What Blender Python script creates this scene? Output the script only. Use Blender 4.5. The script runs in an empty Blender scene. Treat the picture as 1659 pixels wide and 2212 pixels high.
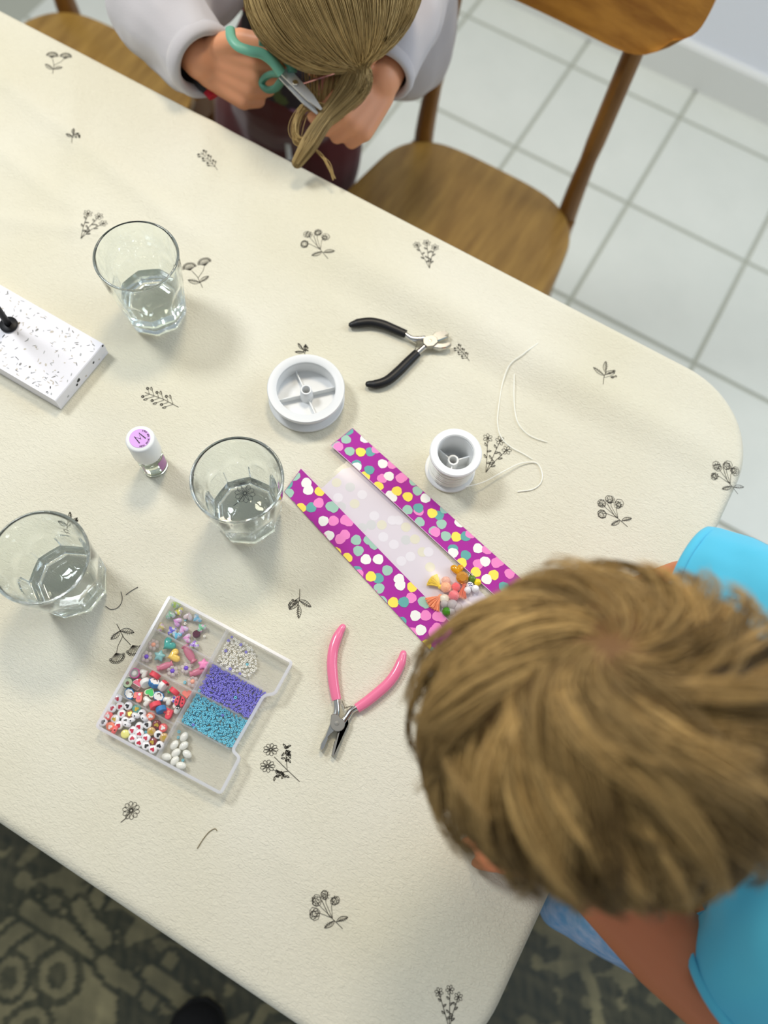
import bpy, bmesh, math, random
import numpy as np
from mathutils import Vector, Matrix

random.seed(7)
rng = np.random.default_rng(7)
scene = bpy.context.scene
COL = scene.collection
PI = math.pi

# ---------------------------------------------------------------- camera
W, H, F = 1659, 2212, 1700.0
RC = np.array([[0.8609, 0.4938, -0.1224], [0.5053, -0.8018, 0.3192], [0.0594, -0.3367, -0.9398]])
_u, _s, _vt = np.linalg.svd(RC)
RC = _u @ _vt
CAM = np.array([0.0, 0.0, 1.44])
cam_d = bpy.data.cameras.new('camera')
cam = bpy.data.objects.new('camera', cam_d)
COL.objects.link(cam)
cam_d.sensor_fit = 'VERTICAL'
cam_d.sensor_height = 36.0
cam_d.lens = 36.0 * F / H
cam_d.clip_start = 0.02
cam_d.clip_end = 50
cam_d.dof.use_dof = True
cam_d.dof.focus_distance = 0.70
cam_d.dof.aperture_fstop = 2.9
M4 = Matrix(((RC[0][0], -RC[0][1], -RC[0][2], CAM[0]), (RC[1][0], -RC[1][1], -RC[1][2], CAM[1]),
             (RC[2][0], -RC[2][1], -RC[2][2], CAM[2]), (0, 0, 0, 1)))
cam.matrix_world = M4
scene.camera = cam


def at(x, y, z):
    """photo pixel -> point on the horizontal plane z"""
    r = RC @ np.array([x - W / 2, y - H / 2, F])
    return CAM + r * ((z - CAM[2]) / r[2])


def atd(x, y, d):
    """photo pixel -> point at axial depth d"""
    return CAM + RC @ (np.array([x - W / 2, y - H / 2, F]) / F * d)


# ---------------------------------------------------------------- light and exposure
vs = scene.view_settings
vs.view_transform = 'Standard'
vs.look = 'None'
vs.gamma = 1
vs.use_curve_mapping = False
vs.exposure = -0.2
scene.cycles.use_denoising = True
scene.cycles.max_bounces = 40
scene.cycles.transmission_bounces = 36
scene.cycles.transparent_max_bounces = 24
scene.cycles.sample_clamp_indirect = 0
scene.cycles.diffuse_bounces = 5
scene.cycles.glossy_bounces = 16
scene.cycles.blur_glossy = 0.5
world = bpy.data.worlds.new('room_ambience')
scene.world = world
world.use_nodes = True
bg = world.node_tree.nodes['Background']
bg.inputs[0].default_value = (0.86, 0.93, 1.0, 1)
bg.inputs[1].default_value = 0.46


def area(name, loc, target, size, power, color):
    d = bpy.data.lights.new(name, 'AREA')
    d.shape = 'DISK' if name.endswith('lamp') else 'RECTANGLE'
    d.size = size[0]
    d.size_y = size[1]
    d.energy = power
    d.color = color
    o = bpy.data.objects.new(name, d)
    COL.objects.link(o)
    o.location = loc
    o.rotation_euler = (Vector(target) - Vector(loc)).to_track_quat('-Z', 'Y').to_euler()
    return o


area('ceiling_lamp', (-1.42, 0.36, 2.40), (-0.1, 0.2, 0.74), (0.46, 0.46), 25, (0.94, 0.97, 1.0))
area('pendant_lamp', (-0.52, 1.08, 2.40), (-0.1, 0.2, 0.74), (0.36, 0.36), 14, (1.0, 0.86, 0.64))
area('window_daylight', (1.0, 1.75, 1.75), (0.2, 0.4, 0.6), (1.5, 1.2), 30, (0.78, 0.88, 1.0))


# ---------------------------------------------------------------- materials
def lin(c):
    return tuple((x / 255 / 12.92) if x / 255 <= 0.04045 else ((x / 255 + 0.055) / 1.055) ** 2.4 for x in c[:3]) + (1.0,)


MATS = {}


def mat(name, rgb=(200, 200, 200), rough=0.5, metal=0.0, trans=0.0, ior=1.45, coat=0.0, sheen=0.0, sss=0.0, alpha=1.0,
        attr=None, bump=None, spec=0.5, mottle=None):
    if name in MATS:
        return MATS[name]
    m = bpy.data.materials.new(name)
    m.use_nodes = True
    nt = m.node_tree
    b = nt.nodes['Principled BSDF']
    b.inputs['Base Color'].default_value = lin(rgb)
    b.inputs['Roughness'].default_value = rough
    b.inputs['Metallic'].default_value = metal
    b.inputs['Transmission Weight'].default_value = trans
    b.inputs['IOR'].default_value = ior
    b.inputs['Coat Weight'].default_value = coat
    b.inputs['Coat Roughness'].default_value = 0.08
    b.inputs['Sheen Weight'].default_value = sheen
    b.inputs['Alpha'].default_value = alpha
    b.inputs['Specular IOR Level'].default_value = spec
    if sss:
        b.inputs['Subsurface Weight'].default_value = sss
        b.inputs['Subsurface Radius'].default_value = (0.01, 0.004, 0.002)
        b.inputs['Subsurface Scale'].default_value = 0.4
    if attr:
        a = nt.nodes.new('ShaderNodeAttribute')
        a.attribute_name = attr
        nt.links.new(a.outputs['Color'], b.inputs['Base Color'])
    tc = None
    if bump or mottle:
        tc = nt.nodes.new('ShaderNodeTexCoord')
    if bump:
        scale, strength, dist = bump[:3]
        mp = nt.nodes.new('ShaderNodeMapping')
        mp.inputs['Scale'].default_value = bump[3] if len(bump) > 3 else (1, 1, 1)
        nz = nt.nodes.new('ShaderNodeTexNoise')
        nz.inputs['Scale'].default_value = scale
        nz.inputs['Detail'].default_value = 3
        bp = nt.nodes.new('ShaderNodeBump')
        bp.inputs['Strength'].default_value = strength
        bp.inputs['Distance'].default_value = dist
        nt.links.new(tc.outputs['Object'], mp.inputs['Vector'])
        nt.links.new(mp.outputs['Vector'], nz.inputs['Vector'])
        nt.links.new(nz.outputs['Fac'], bp.inputs['Height'])
        nt.links.new(bp.outputs['Normal'], b.inputs['Normal'])
    if mottle:
        rgb2, scale, stretch = mottle
        mp = nt.nodes.new('ShaderNodeMapping')
        mp.inputs['Scale'].default_value = stretch
        nz = nt.nodes.new('ShaderNodeTexNoise')
        nz.inputs['Scale'].default_value = scale
        nz.inputs['Detail'].default_value = 5
        nz.inputs['Roughness'].default_value = 0.6
        cr = nt.nodes.new('ShaderNodeValToRGB')
        cr.color_ramp.elements[0].color = lin(rgb)
        cr.color_ramp.elements[1].color = lin(rgb2)
        cr.color_ramp.elements[0].position = 0.35
        cr.color_ramp.elements[1].position = 0.65
        nt.links.new(tc.outputs['Object'], mp.inputs['Vector'])
        nt.links.new(mp.outputs['Vector'], nz.inputs['Vector'])
        nt.links.new(nz.outputs['Fac'], cr.inputs['Fac'])
        nt.links.new(cr.outputs['Color'], b.inputs['Base Color'])
    MATS[name] = m
    return m


def film_mat(name, rgb, clear, gloss_rough=0.08, gloss=None):
    """thin clear plastic: transparent, a little milky, glossy by angle"""
    if name in MATS:
        return MATS[name]
    m = bpy.data.materials.new(name)
    m.use_nodes = True
    nt = m.node_tree
    nt.nodes.remove(nt.nodes['Principled BSDF'])
    out = nt.nodes['Material Output']
    tr = nt.nodes.new('ShaderNodeBsdfTransparent')
    tr.inputs[0].default_value = lin((252, 252, 252))
    tl = nt.nodes.new('ShaderNodeBsdfDiffuse')
    tl.inputs[0].default_value = lin(rgb)
    t2 = nt.nodes.new('ShaderNodeBsdfTranslucent')
    t2.inputs[0].default_value = lin(rgb)
    mx0 = nt.nodes.new('ShaderNodeMixShader')
    mx0.inputs[0].default_value = 0.5
    mx = nt.nodes.new('ShaderNodeMixShader')
    mx.inputs[0].default_value = 1 - clear
    gl = nt.nodes.new('ShaderNodeBsdfGlossy')
    gl.inputs['Roughness'].default_value = gloss_rough
    fr = nt.nodes.new('ShaderNodeFresnel')
    fr.inputs[0].default_value = 1.4
    mx2 = nt.nodes.new('ShaderNodeMixShader')
    nt.links.new(tl.outputs[0], mx0.inputs[1])
    nt.links.new(t2.outputs[0], mx0.inputs[2])
    nt.links.new(tr.outputs[0], mx.inputs[1])
    nt.links.new(mx0.outputs[0], mx.inputs[2])
    if gloss is None:
        nt.links.new(fr.outputs[0], mx2.inputs[0])
    else:
        mx2.inputs[0].default_value = gloss
    nt.links.new(mx.outputs[0], mx2.inputs[1])
    nt.links.new(gl.outputs[0], mx2.inputs[2])
    nt.links.new(mx2.outputs[0], out.inputs[0])
    MATS[name] = m
    return m


# ---------------------------------------------------------------- mesh building helpers
class MB:
    def __init__(s):
        s.v, s.f, s.mi = [], [], []

    def add(s, verts, faces, mi=0):
        o = len(s.v)
        s.v += [tuple(float(c) for c in p) for p in verts]
        s.f += [tuple(i + o for i in fc) for fc in faces]
        s.mi += [mi] * len(faces)
        return s

    def box(s, lo, hi, mi=0, M=None):
        x0, y0, z0 = lo
        x1, y1, z1 = hi
        vs_ = [(x0, y0, z0), (x1, y0, z0), (x1, y1, z0), (x0, y1, z0), (x0, y0, z1), (x1, y0, z1), (x1, y1, z1), (x0, y1, z1)]
        if M is not None:
            vs_ = [M @ Vector(p) for p in vs_]
        return s.add(vs_, [(0, 3, 2, 1), (4, 5, 6, 7), (0, 1, 5, 4), (1, 2, 6, 5), (2, 3, 7, 6), (3, 0, 4, 7)], mi)

    def prism(s, pts, z0, z1, mi=0, bevel=0.0):
        a = sum(pts[i][0] * pts[(i + 1) % len(pts)][1] - pts[(i + 1) % len(pts)][0] * pts[i][1] for i in range(len(pts)))
        if a < 0:
            pts = pts[::-1]
        n = len(pts)
        c = np.mean(np.array([p[:2] for p in pts]), axis=0)
        rings = [[(p[0], p[1], z0) for p in pts]]
        if bevel:
            rings.append([(p[0], p[1], z1 - bevel) for p in pts])
            k = []
            for p in pts:
                d = np.array(p[:2]) - c
                L = np.linalg.norm(d) + 1e-9
                q = c + d * max(0, (L - bevel)) / L
                k.append((q[0], q[1], z1))
            rings.append(k)
        else:
            rings.append([(p[0], p[1], z1) for p in pts])
        vv = [p for r in rings for p in r]
        ff = [tuple(range(n))[::-1], tuple(range((len(rings) - 1) * n, len(rings) * n))]
        for k in range(len(rings) - 1):
            for i in range(n):
                j = (i + 1) % n
                ff.append((k * n + i, k * n + j, (k + 1) * n + j, (k + 1) * n + i))
        return s.add(vv, ff, mi)

    def lathe(s, prof, seg=32, c=(0, 0, 0), mi=0, M=None, radfun=None, closed=False):
        vv = []
        for (r, z) in prof:
            for i in range(seg):
                th = 2 * PI * i / seg
                rr = radfun(r, z, th) if radfun else r
                p = Vector((rr * math.cos(th), rr * math.sin(th), z))
                if M is not None:
                    p = M @ p
                vv.append((p[0] + c[0], p[1] + c[1], p[2] + c[2]))
        ff = []
        n = len(prof)
        for k in range(n - 1 + (1 if closed else 0)):
            k2 = (k + 1) % n
            for i in range(seg):
                j = (i + 1) % seg
                ff.append((k * seg + i, k * seg + j, k2 * seg + j, k2 * seg + i))
        if not closed:
            if prof[0][0] > 1e-6:
                ff.append(tuple(range(seg))[::-1])
            if prof[-1][0] > 1e-6:
                ff.append(tuple(range((n - 1) * seg, n * seg)))
        return s.add(vv, ff, mi)

    def tube(s, pts, rad, seg=8, mi=0, flat=1.0, up=(0, 0, 1)):
        P = [Vector(p) for p in pts]
        n = len(P)
        if not hasattr(rad, '__len__'):
            rad = [rad] * n
        vv, ff = [], []
        prev = None
        for i in range(n):
            t = (P[min(i + 1, n - 1)] - P[max(i - 1, 0)])
            t.normalize()
            if prev is None:
                u = Vector(up)
                if abs(u.dot(t)) > 0.95:
                    u = Vector((1, 0, 0))
                a = (u - t * u.dot(t)).normalized()
            else:
                a = (prev - t * prev.dot(t)).normalized()
            prev = a
            b = t.cross(a)
            for k in range(seg):
                th = 2 * PI * k / seg
                vv.append(P[i] + (a * math.cos(th) * flat + b * math.sin(th)) * rad[i])
        for i in range(n - 1):
            for k in range(seg):
                j = (k + 1) % seg
                ff.append((i * seg + k, i * seg + j, (i + 1) * seg + j, (i + 1) * seg + k))
        ff.append(tuple(range(seg))[::-1])
        ff.append(tuple(range((n - 1) * seg, n * seg)))
        return s.add(vv, ff, mi)

    def sphere(s, c, r, seg=16, rings=10, mi=0, M=None):
        if not hasattr(r, '__len__'):
            r = (r, r, r)
        vv = [(0, 0, -1)]
        for k in range(1, rings):
            ph = -PI / 2 + PI * k / rings
            for i in range(seg):
                th = 2 * PI * i / seg
                vv.append((math.cos(ph) * math.cos(th), math.cos(ph) * math.sin(th), math.sin(ph)))
        vv.append((0, 0, 1))
        ff = []
        for i in range(seg):
            ff.append((0, 1 + (i + 1) % seg, 1 + i))
        for k in range(rings - 2):
            for i in range(seg):
                j = (i + 1) % seg
                a = 1 + k * seg
                ff.append((a + i, a + j, a + seg + j, a + seg + i))
        top = len(vv) - 1
        a = 1 + (rings - 2) * seg
        for i in range(seg):
            ff.append((a + i, a + (i + 1) % seg, top))
        out = []
        for p in vv:
            q = Vector((p[0] * r[0], p[1] * r[1], p[2] * r[2]))
            if M is not None:
                q = M @ q
            out.append((q[0] + c[0], q[1] + c[1], q[2] + c[2]))
        return s.add(out, ff, mi)

    def torus(s, c, R, r, seg=24, rs=8, mi=0, M=None, zscale=1.0):
        prof = [(R + r * math.cos(2 * PI * k / rs), r * zscale * math.sin(2 * PI * k / rs)) for k in range(rs)]
        return s.lathe(prof, seg, c, mi, M, closed=True)

    def ribbon(s, pts, w, z=0.0, mi=0):
        n = len(pts)
        vv = []
        for i in range(n):
            a = np.array(pts[max(i - 1, 0)])
            b = np.array(pts[min(i + 1, n - 1)])
            t = b - a
            L = np.linalg.norm(t[:2]) + 1e-12
            nx, ny = -t[1] / L, t[0] / L
            ww = w if not hasattr(w, '__len__') else w[i]
            x, y = pts[i][0], pts[i][1]
            vv += [(x + nx * ww, y + ny * ww, z), (x - nx * ww, y - ny * ww, z)]
        ff = [(2 * i + 1, 2 * i + 3, 2 * i + 2, 2 * i) for i in range(n - 1)]
        return s.add(vv, ff, mi)

    def disc(s, c, r, z, seg=20, mi=0):
        vv = [(c[0] + r * math.cos(2 * PI * k / seg), c[1] + r * math.sin(2 * PI * k / seg), z) for k in range(seg)]
        return s.add(vv, [tuple(range(seg))], mi)

    def mesh(s, name, mats, origin=(0, 0, 0), smooth=40):
        me = bpy.data.meshes.new(name)
        V = np.array(s.v, dtype=float) - np.array(origin, dtype=float)
        me.from_pydata(V.tolist(), [], s.f)
        if not isinstance(mats, (list, tuple)):
            mats = [mats]
        for m in mats:
            me.materials.append(m)
        if len(mats) > 1:
            me.polygons.foreach_set('material_index', s.mi)
        if smooth:
            me.polygons.foreach_set('use_smooth', [True] * len(s.f))
            me.set_sharp_from_angle(angle=math.radians(smooth))
        me.update()
        return me

    def build(s, name, mats, parent=None, origin=None, smooth=40):
        """link as one mesh object; vertices were given in world space"""
        org = wloc(parent) if parent is not None else np.array(origin if origin is not None else (0, 0, 0), dtype=float)
        me = s.mesh(name, mats, org, smooth)
        o = bpy.data.objects.new(name, me)
        COL.objects.link(o)
        if parent is not None:
            o.parent = parent
        else:
            o.location = org
        return o


def wloc(o):
    p = np.zeros(3)
    while o is not None:
        p += np.array(o.location)
        o = o.parent
    return p


def tag(o, label=None, cat=None, group=None, kind=None):
    if label:
        o['label'] = label
    if cat:
        o['category'] = cat
    if group:
        o['group'] = group
    if kind:
        o['kind'] = kind
    return o


def thing(name, label, cat, loc=(0, 0, 0), group=None):
    o = bpy.data.objects.new(name, None)
    COL.objects.link(o)
    o.location = tuple(float(c) for c in loc)
    o.empty_display_size = 0.02
    return tag(o, label, cat, group)


def inst(mesh, name, loc, rot=(0, 0, 0), parent=None, scale=None):
    o = bpy.data.objects.new(name, mesh)
    COL.objects.link(o)
    o.location = tuple(float(c) for c in loc)
    o.rotation_euler = rot
    if scale:
        o.scale = scale
    if parent is not None:
        o.parent = parent
    return o


def copy_tree(o, parent=None):
    c = o.copy()
    COL.objects.link(c)
    if parent is not None:
        c.parent = parent
    for ch in list(o.children):
        copy_tree(ch, c)
    return c


def spline(pts, n=40):
    """Catmull-Rom through the points"""
    P = np.array(pts, dtype=float)
    P = np.vstack([2 * P[0] - P[1], P, 2 * P[-1] - P[-2]])
    out = []
    m = len(P) - 3
    for k in range(n + 1):
        u = k / n * m
        i = min(int(u), m - 1)
        t = u - i
        a, b, c, d = P[i:i + 4]
        out.append(0.5 * ((2 * b) + (-a + c) * t + (2 * a - 5 * b + 4 * c - d) * t * t + (-a + 3 * b - 3 * c + d) * t ** 3))
    return out


def color_attr(me, cols, name='Col'):
    a = me.color_attributes.new(name, 'FLOAT_COLOR', 'POINT')
    c = np.ones((len(me.vertices), 4), dtype=np.float32)
    c[:, :3] = cols
    a.data.foreach_set('color', c.ravel())


def blob(name, parts, voxel, material, parent=None, origin=None, smooth_iter=6, wrinkle=None, cols=None):
    """one continuous surface grown over tapered limbs: ('c', p0, r0, p1, r1) and ('e', centre, radii, matrix)"""
    mb = MB()
    for p in parts:
        if p[0] == 'c':
            _, a, ra, b, rb = p
            a, b = Vector(a), Vector(b)
            mb.sphere(a, ra, 14, 9)
            mb.sphere(b, rb, 14, 9)
            if (b - a).length > 1e-5:
                mb.tube([a, b], [ra, rb], 14)
        else:
            mb.sphere(p[1], p[2], 28, 18, M=p[3] if len(p) > 3 else None)
    org = wloc(parent) if parent is not None else np.array(origin if origin is not None else (0, 0, 0), dtype=float)
    me = mb.mesh(name + '_raw', material, org, 0)
    o = bpy.data.objects.new(name, me)
    COL.objects.link(o)
    r = o.modifiers.new('r', 'REMESH')
    r.mode = 'VOXEL'
    r.voxel_size = voxel
    sm = o.modifiers.new('s', 'SMOOTH')
    sm.factor = 0.5
    sm.iterations = smooth_iter
    dg = bpy.context.evaluated_depsgraph_get()
    me2 = bpy.data.meshes.new_from_object(o.evaluated_get(dg), depsgraph=dg)
    o.modifiers.clear()
    o.data = me2
    me2.name = name
    bpy.data.meshes.remove(me)
    me2.materials.clear()
    me2.materials.append(material)
    n = len(me2.vertices)
    V = np.empty(n * 3)
    me2.vertices.foreach_get('co', V)
    V = V.reshape(-1, 3)
    if wrinkle is not None:
        N = np.empty(n * 3)
        me2.vertices.foreach_get('normal', N)
        N = N.reshape(-1, 3)
        V = V + N * wrinkle(V + org)[:, None]
        me2.vertices.foreach_set('co', V.ravel())
    if cols is not None:
        color_attr(me2, cols(V + org))
    me2.polygons.foreach_set('use_smooth', [True] * len(me2.polygons))
    me2.update()
    if parent is not None:
        o.parent = parent
    else:
        o.location = org
    return o


def vnoise(P, seed, scale):
    """cheap smooth noise: a sum of random sines"""
    r = np.random.default_rng(seed)
    s = np.zeros(len(P))
    for k in range(7):
        d = r.normal(size=P.shape[1])
        d /= np.linalg.norm(d)
        s += np.sin(P @ d * scale * r.uniform(0.6, 1.7) + r.uniform(0, 6.28))
    return s / 7


def strands(name, paths, radii, cols, material, parent, kind=None):
    """hair: every strand a thin three-sided tapered tube, all joined"""
    paths = np.asarray(paths)
    N, K, _ = paths.shape
    org = wloc(parent)
    T = np.gradient(paths, axis=1)
    T /= np.linalg.norm(T, axis=2, keepdims=True) + 1e-9
    ref = np.array([0.31, 0.17, 0.93])
    A = np.cross(T, ref)
    A /= np.linalg.norm(A, axis=2, keepdims=True) + 1e-9
    B = np.cross(T, A)
    radii = np.asarray(radii)
    if radii.ndim == 1:
        radii = np.broadcast_to(radii, (N, K))
    V = np.empty((N, K, 3, 3))
    for k in range(3):
        th = 2 * PI * k / 3
        V[:, :, k] = paths + (A * math.cos(th) + B * math.sin(th)) * radii[:, :, None]
    V = (V - org).reshape(-1, 3)
    base = (np.arange(N) * K * 3)[:, None, None] + (np.arange(K - 1) * 3)[None, :, None] + np.zeros((1, 1, 3), int)
    k0 = np.arange(3)[None, None, :]
    k1 = (k0 + 1) % 3
    Q = np.stack([base + k0, base + k1, base + 3 + k1, base + 3 + k0], axis=-1).reshape(-1, 4)
    me = bpy.data.meshes.new(name)
    me.vertices.add(len(V))
    me.vertices.foreach_set('co', V.ravel())
    me.loops.add(len(Q) * 4)
    me.loops.foreach_set('vertex_index', Q.ravel().astype(np.int32))
    me.polygons.add(len(Q))
    me.polygons.foreach_set('loop_start', np.arange(0, len(Q) * 4, 4, dtype=np.int32))
    me.polygons.foreach_set('loop_total', np.full(len(Q), 4, dtype=np.int32))
    me.polygons.foreach_set('use_smooth', [True] * len(Q))
    me.update(calc_edges=True)
    c = np.repeat(np.asarray(cols), K * 3, axis=0) if np.asarray(cols).ndim == 2 else np.repeat(np.asarray(cols).reshape(-1, 3), 3, axis=0)
    color_attr(me, c)
    me.materials.append(material)
    o = bpy.data.objects.new(name, me)
    COL.objects.link(o)
    o.parent = parent
    if kind:
        o['kind'] = kind
    return o
# ================================================================ the setting
M_GROUT = mat('grout', (176, 178, 164), 0.9, bump=(300, 0.4, 0.001))
M_TILE = mat('floor_tile', (222, 224, 214), 0.32, mottle=((212, 215, 205), 3.0, (1, 1, 1)))
M_WALL = mat('wall_paint', (240, 243, 250), 0.7, bump=(250, 0.2, 0.001))
M_SKIRT = mat('baseboard_paint', (232, 233, 228), 0.4)

YW = 1.858
fl = MB().box((-3.0, -2.2, -0.03), (2.6, YW + 0.1, -0.004)).build('floor', M_GROUT, origin=(0, 0, 0))
tag(fl, kind='structure')
tm = {}
ys = [YW] + [1.7524 - 0.3105 * k for k in range(0, 6)]
for iy in range(5):
    y1, y0 = ys[iy] - (0.0 if iy == 0 else 0.0042), ys[iy + 1] + 0.0042
    for ix in range(-5, 8):
        x0 = -0.0895 + 0.2975 * ix + 0.0042
        x1 = x0 + 0.2975 - 0.0084
        key = iy == 0
        if key not in tm:
            w, d = x1 - x0, y1 - y0
            b = 0.0015
            tmb = MB()
            lo = [(0, 0), (w, 0), (w, d), (0, d)]
            tmb.prism(lo, -0.006, 0.0, bevel=b)
            tm[key] = tmb.mesh('tile', M_TILE, smooth=30)
        inst(tm[key], 'tile', (x0, y0, 0), parent=fl)

wl = MB().box((-3.0, YW + 0.012, -0.03), (2.6, YW + 0.1, 2.6)).build('wall_back', M_WALL, origin=(0, YW, 0))
tag(wl, kind='structure')
sk = MB()
sk.prism([(YW - 0.004, 0.0), (YW + 0.0125, 0.0), (YW + 0.0125, 0.1), (YW + 0.003, 0.1), (YW - 0.004, 0.092)], -3.0, 2.6)
sk.v = [(p[2], p[0], p[1]) for p in sk.v]
tag(sk.build('baseboard_back', M_SKIRT, origin=(0, YW, 0), smooth=20), kind='structure')

# ---------------------------------------------------------------- rug
RX0, RX1, RY0, RY1 = -1.45, 1.15, -1.35, 0.22
nx, ny = 620, 380
gx, gy = np.meshgrid(np.linspace(RX0, RX1, nx), np.linspace(RY0, RY1, ny))
P2 = np.stack([gx.ravel(), gy.ravel()], 1)
wob = np.stack([vnoise(P2, 3, 60), vnoise(P2, 4, 60)], 1) * 0.006
Q2 = P2 + wob
# two-tone oriental pattern: borders, hexagon medallions, hooks and rosettes woven in beige on green black
tone = np.full(len(P2), 0.12)


def put(mask, val):
    tone[mask] = val


big = vnoise(Q2, 11, 26)
put(big + 0.9 * vnoise(Q2, 12, 80) > 0.26, 0.50)
put(vnoise(Q2, 13, 95) > 0.30, 0.55)
put(vnoise(Q2, 14, 70) > 0.30, 0.10)
for k in range(46):
    c = np.array([rng.uniform(RX0, RX1), rng.uniform(RY0, RY1)])
    a = rng.uniform(0, PI)
    d = Q2 - c
    u = d[:, 0] * math.cos(a) + d[:, 1] * math.sin(a)
    v = -d[:, 0] * math.sin(a) + d[:, 1] * math.cos(a)
    s = rng.uniform(0.05, 0.09)
    kind = k % 3
    if kind == 0:
        hx = np.maximum(np.abs(u), np.abs(u) * 0.5 + np.abs(v) * 0.87)
        put(hx < s * 1.15, 0.08)
        put(hx < s, 0.66)
        put(hx < s * 0.72, 0.14)
        put(hx < s * 0.42, 0.55)
        put(hx < s * 0.2, 0.1)
    elif kind == 1:
        r = np.hypot(u, v)
        th = np.arctan2(v, u)
        rr = s * 0.75 * (0.75 + 0.25 * np.cos(6 * th))
        put(r < rr * 1.2, 0.1)
        put(r < rr, 0.58)
        put(r < rr * 0.45, 0.16)
    else:
        put((np.abs(u) < s * 1.5) & (np.abs(v) < 0.009), 0.7)
        put((np.abs(u - s * 1.4) < 0.009) & (np.abs(v - s * 0.4) < s * 0.45), 0.7)
        put((np.abs(u + s * 0.7) < 0.009) & (np.abs(v + s * 0.4) < s * 0.45), 0.7)
# the medallion and the stepped bands that show at the lower left corner of the table
c = np.array(at(85, 2140, 0)[:2])
d = Q2 - c
u, v = d[:, 0] * 0.8 + d[:, 1] * 0.6, -d[:, 0] * 0.6 + d[:, 1] * 0.8
hx = np.maximum(np.abs(u), np.abs(u) * 0.5 + np.abs(v) * 0.87)
for s, val in ((0.135, 0.08), (0.12, 0.7), (0.09, 0.6)):
    put(hx < s, val)
for (ox, oy, r0) in ((0.03, 0.02, 0.042), (-0.045, 0.025, 0.036), (-0.01, -0.05, 0.04)):
    r = np.hypot(u - ox, v - oy)
    put(r < r0, 0.1)
    put(r < r0 * 0.72, 0.55)
    put(r < r0 * 0.4, 0.14)
for (a_, b_) in (((0, 2050), (120, 1945)), ((60, 1960), (270, 2090)), ((230, 2080), (320, 2160)), ((320, 2160), (370, 2070)), ((240, 1890), (190, 1990)), ((175, 1960), (225, 2030)), ((330, 2100), (420, 2180))):
    a_, b_ = np.array(at(*a_, 0)[:2]), np.array(at(*b_, 0)[:2])
    e = b_ - a_
    t = np.clip(((Q2 - a_) @ e) / (e @ e), 0, 1)
    dist = np.linalg.norm(Q2 - a_ - t[:, None] * e, axis=1)
    put(dist < 0.021, 0.08)
    put(dist < 0.012, 0.66)
tone += 0.16 * vnoise(P2, 21, 220) + 0.08 * vnoise(P2, 22, 600)
tone *= 0.82 + 0.45 * vnoise(P2, 25, 38) + 0.25 * vnoise(P2, 26, 90)
tone += 0.05
tone = np.clip(tone, 0, 1)[:, None]
hue = np.clip(0.5 + 0.8 * vnoise(P2, 23, 9), 0, 1)[:, None]
dark = np.array(lin((46, 52, 42))[:3]) * (1 - hue) + np.array(lin((60, 66, 64))[:3]) * hue
lite = np.array(lin((168, 158, 118))[:3])
rc = dark * (1 - tone) + lite * tone
zz = 0.008 + 0.0006 * vnoise(P2, 24, 500)
me = bpy.data.meshes.new('rug')
idx = np.arange(nx * ny).reshape(ny, nx)
fq = np.stack([idx[:-1, :-1], idx[:-1, 1:], idx[1:, 1:], idx[1:, :-1]], -1).reshape(-1, 4)
# edge skirt down to the floor
ring = np.concatenate([idx[0, :], idx[1:, -1], idx[-1, -2::-1], idx[-2:0:-1, 0]])
nb = nx * ny
Vr = np.vstack([np.column_stack([P2, zz]), np.column_stack([P2[ring], np.zeros(len(ring))])])
k = np.arange(len(ring))
k2 = (k + 1) % len(ring)
fs = np.stack([ring[k], nb + k, nb + k2, ring[k2]], -1)
me.from_pydata(Vr.tolist(), [], np.vstack([fq, fs]).tolist())
color_attr(me, np.vstack([rc, rc[ring]]))
M_RUG = mat('rug_wool', (90, 88, 74), 0.95, attr='Col', sheen=0.15, bump=(900, 0.6, 0.002))
me.materials.append(M_RUG)
rug = bpy.data.objects.new('rug', me)
COL.objects.link(rug)
tag(rug, 'dark green and beige oriental patterned rug lying under the table', 'rug')

# ---------------------------------------------------------------- table
T = 0.74                       # cloth surface
XR, YU, YL, XL = 0.193, 0.546, -0.157, -1.25
M_WOOD_T = mat('table_wood', (150, 108, 66), 0.5, mottle=((126, 86, 48), 9, (1, 12, 1)))
tb = thing('dining_table', 'wooden dining table under the cream flowered cloth', 'table', (-0.53, 0.19, 0.0))


def rrect(x0, y0, x1, y1, r, n=14):
    pts = []
    for (cx, cy, a0, rr) in ((x1 - r[1], y0 + r[1], -PI / 2, r[1]), (x1 - r[2], y1 - r[2], 0, r[2]), (x0 + r[3], y1 - r[3], PI / 2, r[3]), (x0 + r[0], y0 + r[0], PI, r[0])):
        for k in range(n + 1):
            a = a0 + PI / 2 * k / n
            pts.append((cx + rr * math.cos(a), cy + rr * math.sin(a)))
    return pts


RAD = (0.09, 0.09, 0.095, 0.09)
MB().prism(rrect(XL + 0.006, YL + 0.006, XR - 0.006, YU - 0.006, RAD), 0.705, T - 0.003).build('tabletop', M_WOOD_T, tb)
ap = MB()
for lo, hi in (((XL + .12, YL + .1, .62), (XR - .12, YL + .122, .705)), ((XL + .12, YU - .122, .62), (XR - .12, YU - .1, .705)), ((XL + .12, YL + .122, .62), (XL + .142, YU - .122, .705)), ((XR - .142, YL + .122, .62), (XR - .12, YU - .122, .705))):
    ap.box(lo, hi)
ap.build('apron', M_WOOD_T, tb)
for lx in (XL + 0.13, XR - 0.13):
    for ly in (YL + 0.11, YU - 0.11):
        z0 = 0.0095 if ly < 0.2 else 0.0
        MB().tube([(lx, ly, z0), (lx, ly, 0.35), (lx, ly, 0.704)], [0.017, 0.024, 0.03], 12).build('leg', M_WOOD_T, tb)

# ---------------------------------------------------------------- tablecloth


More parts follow.
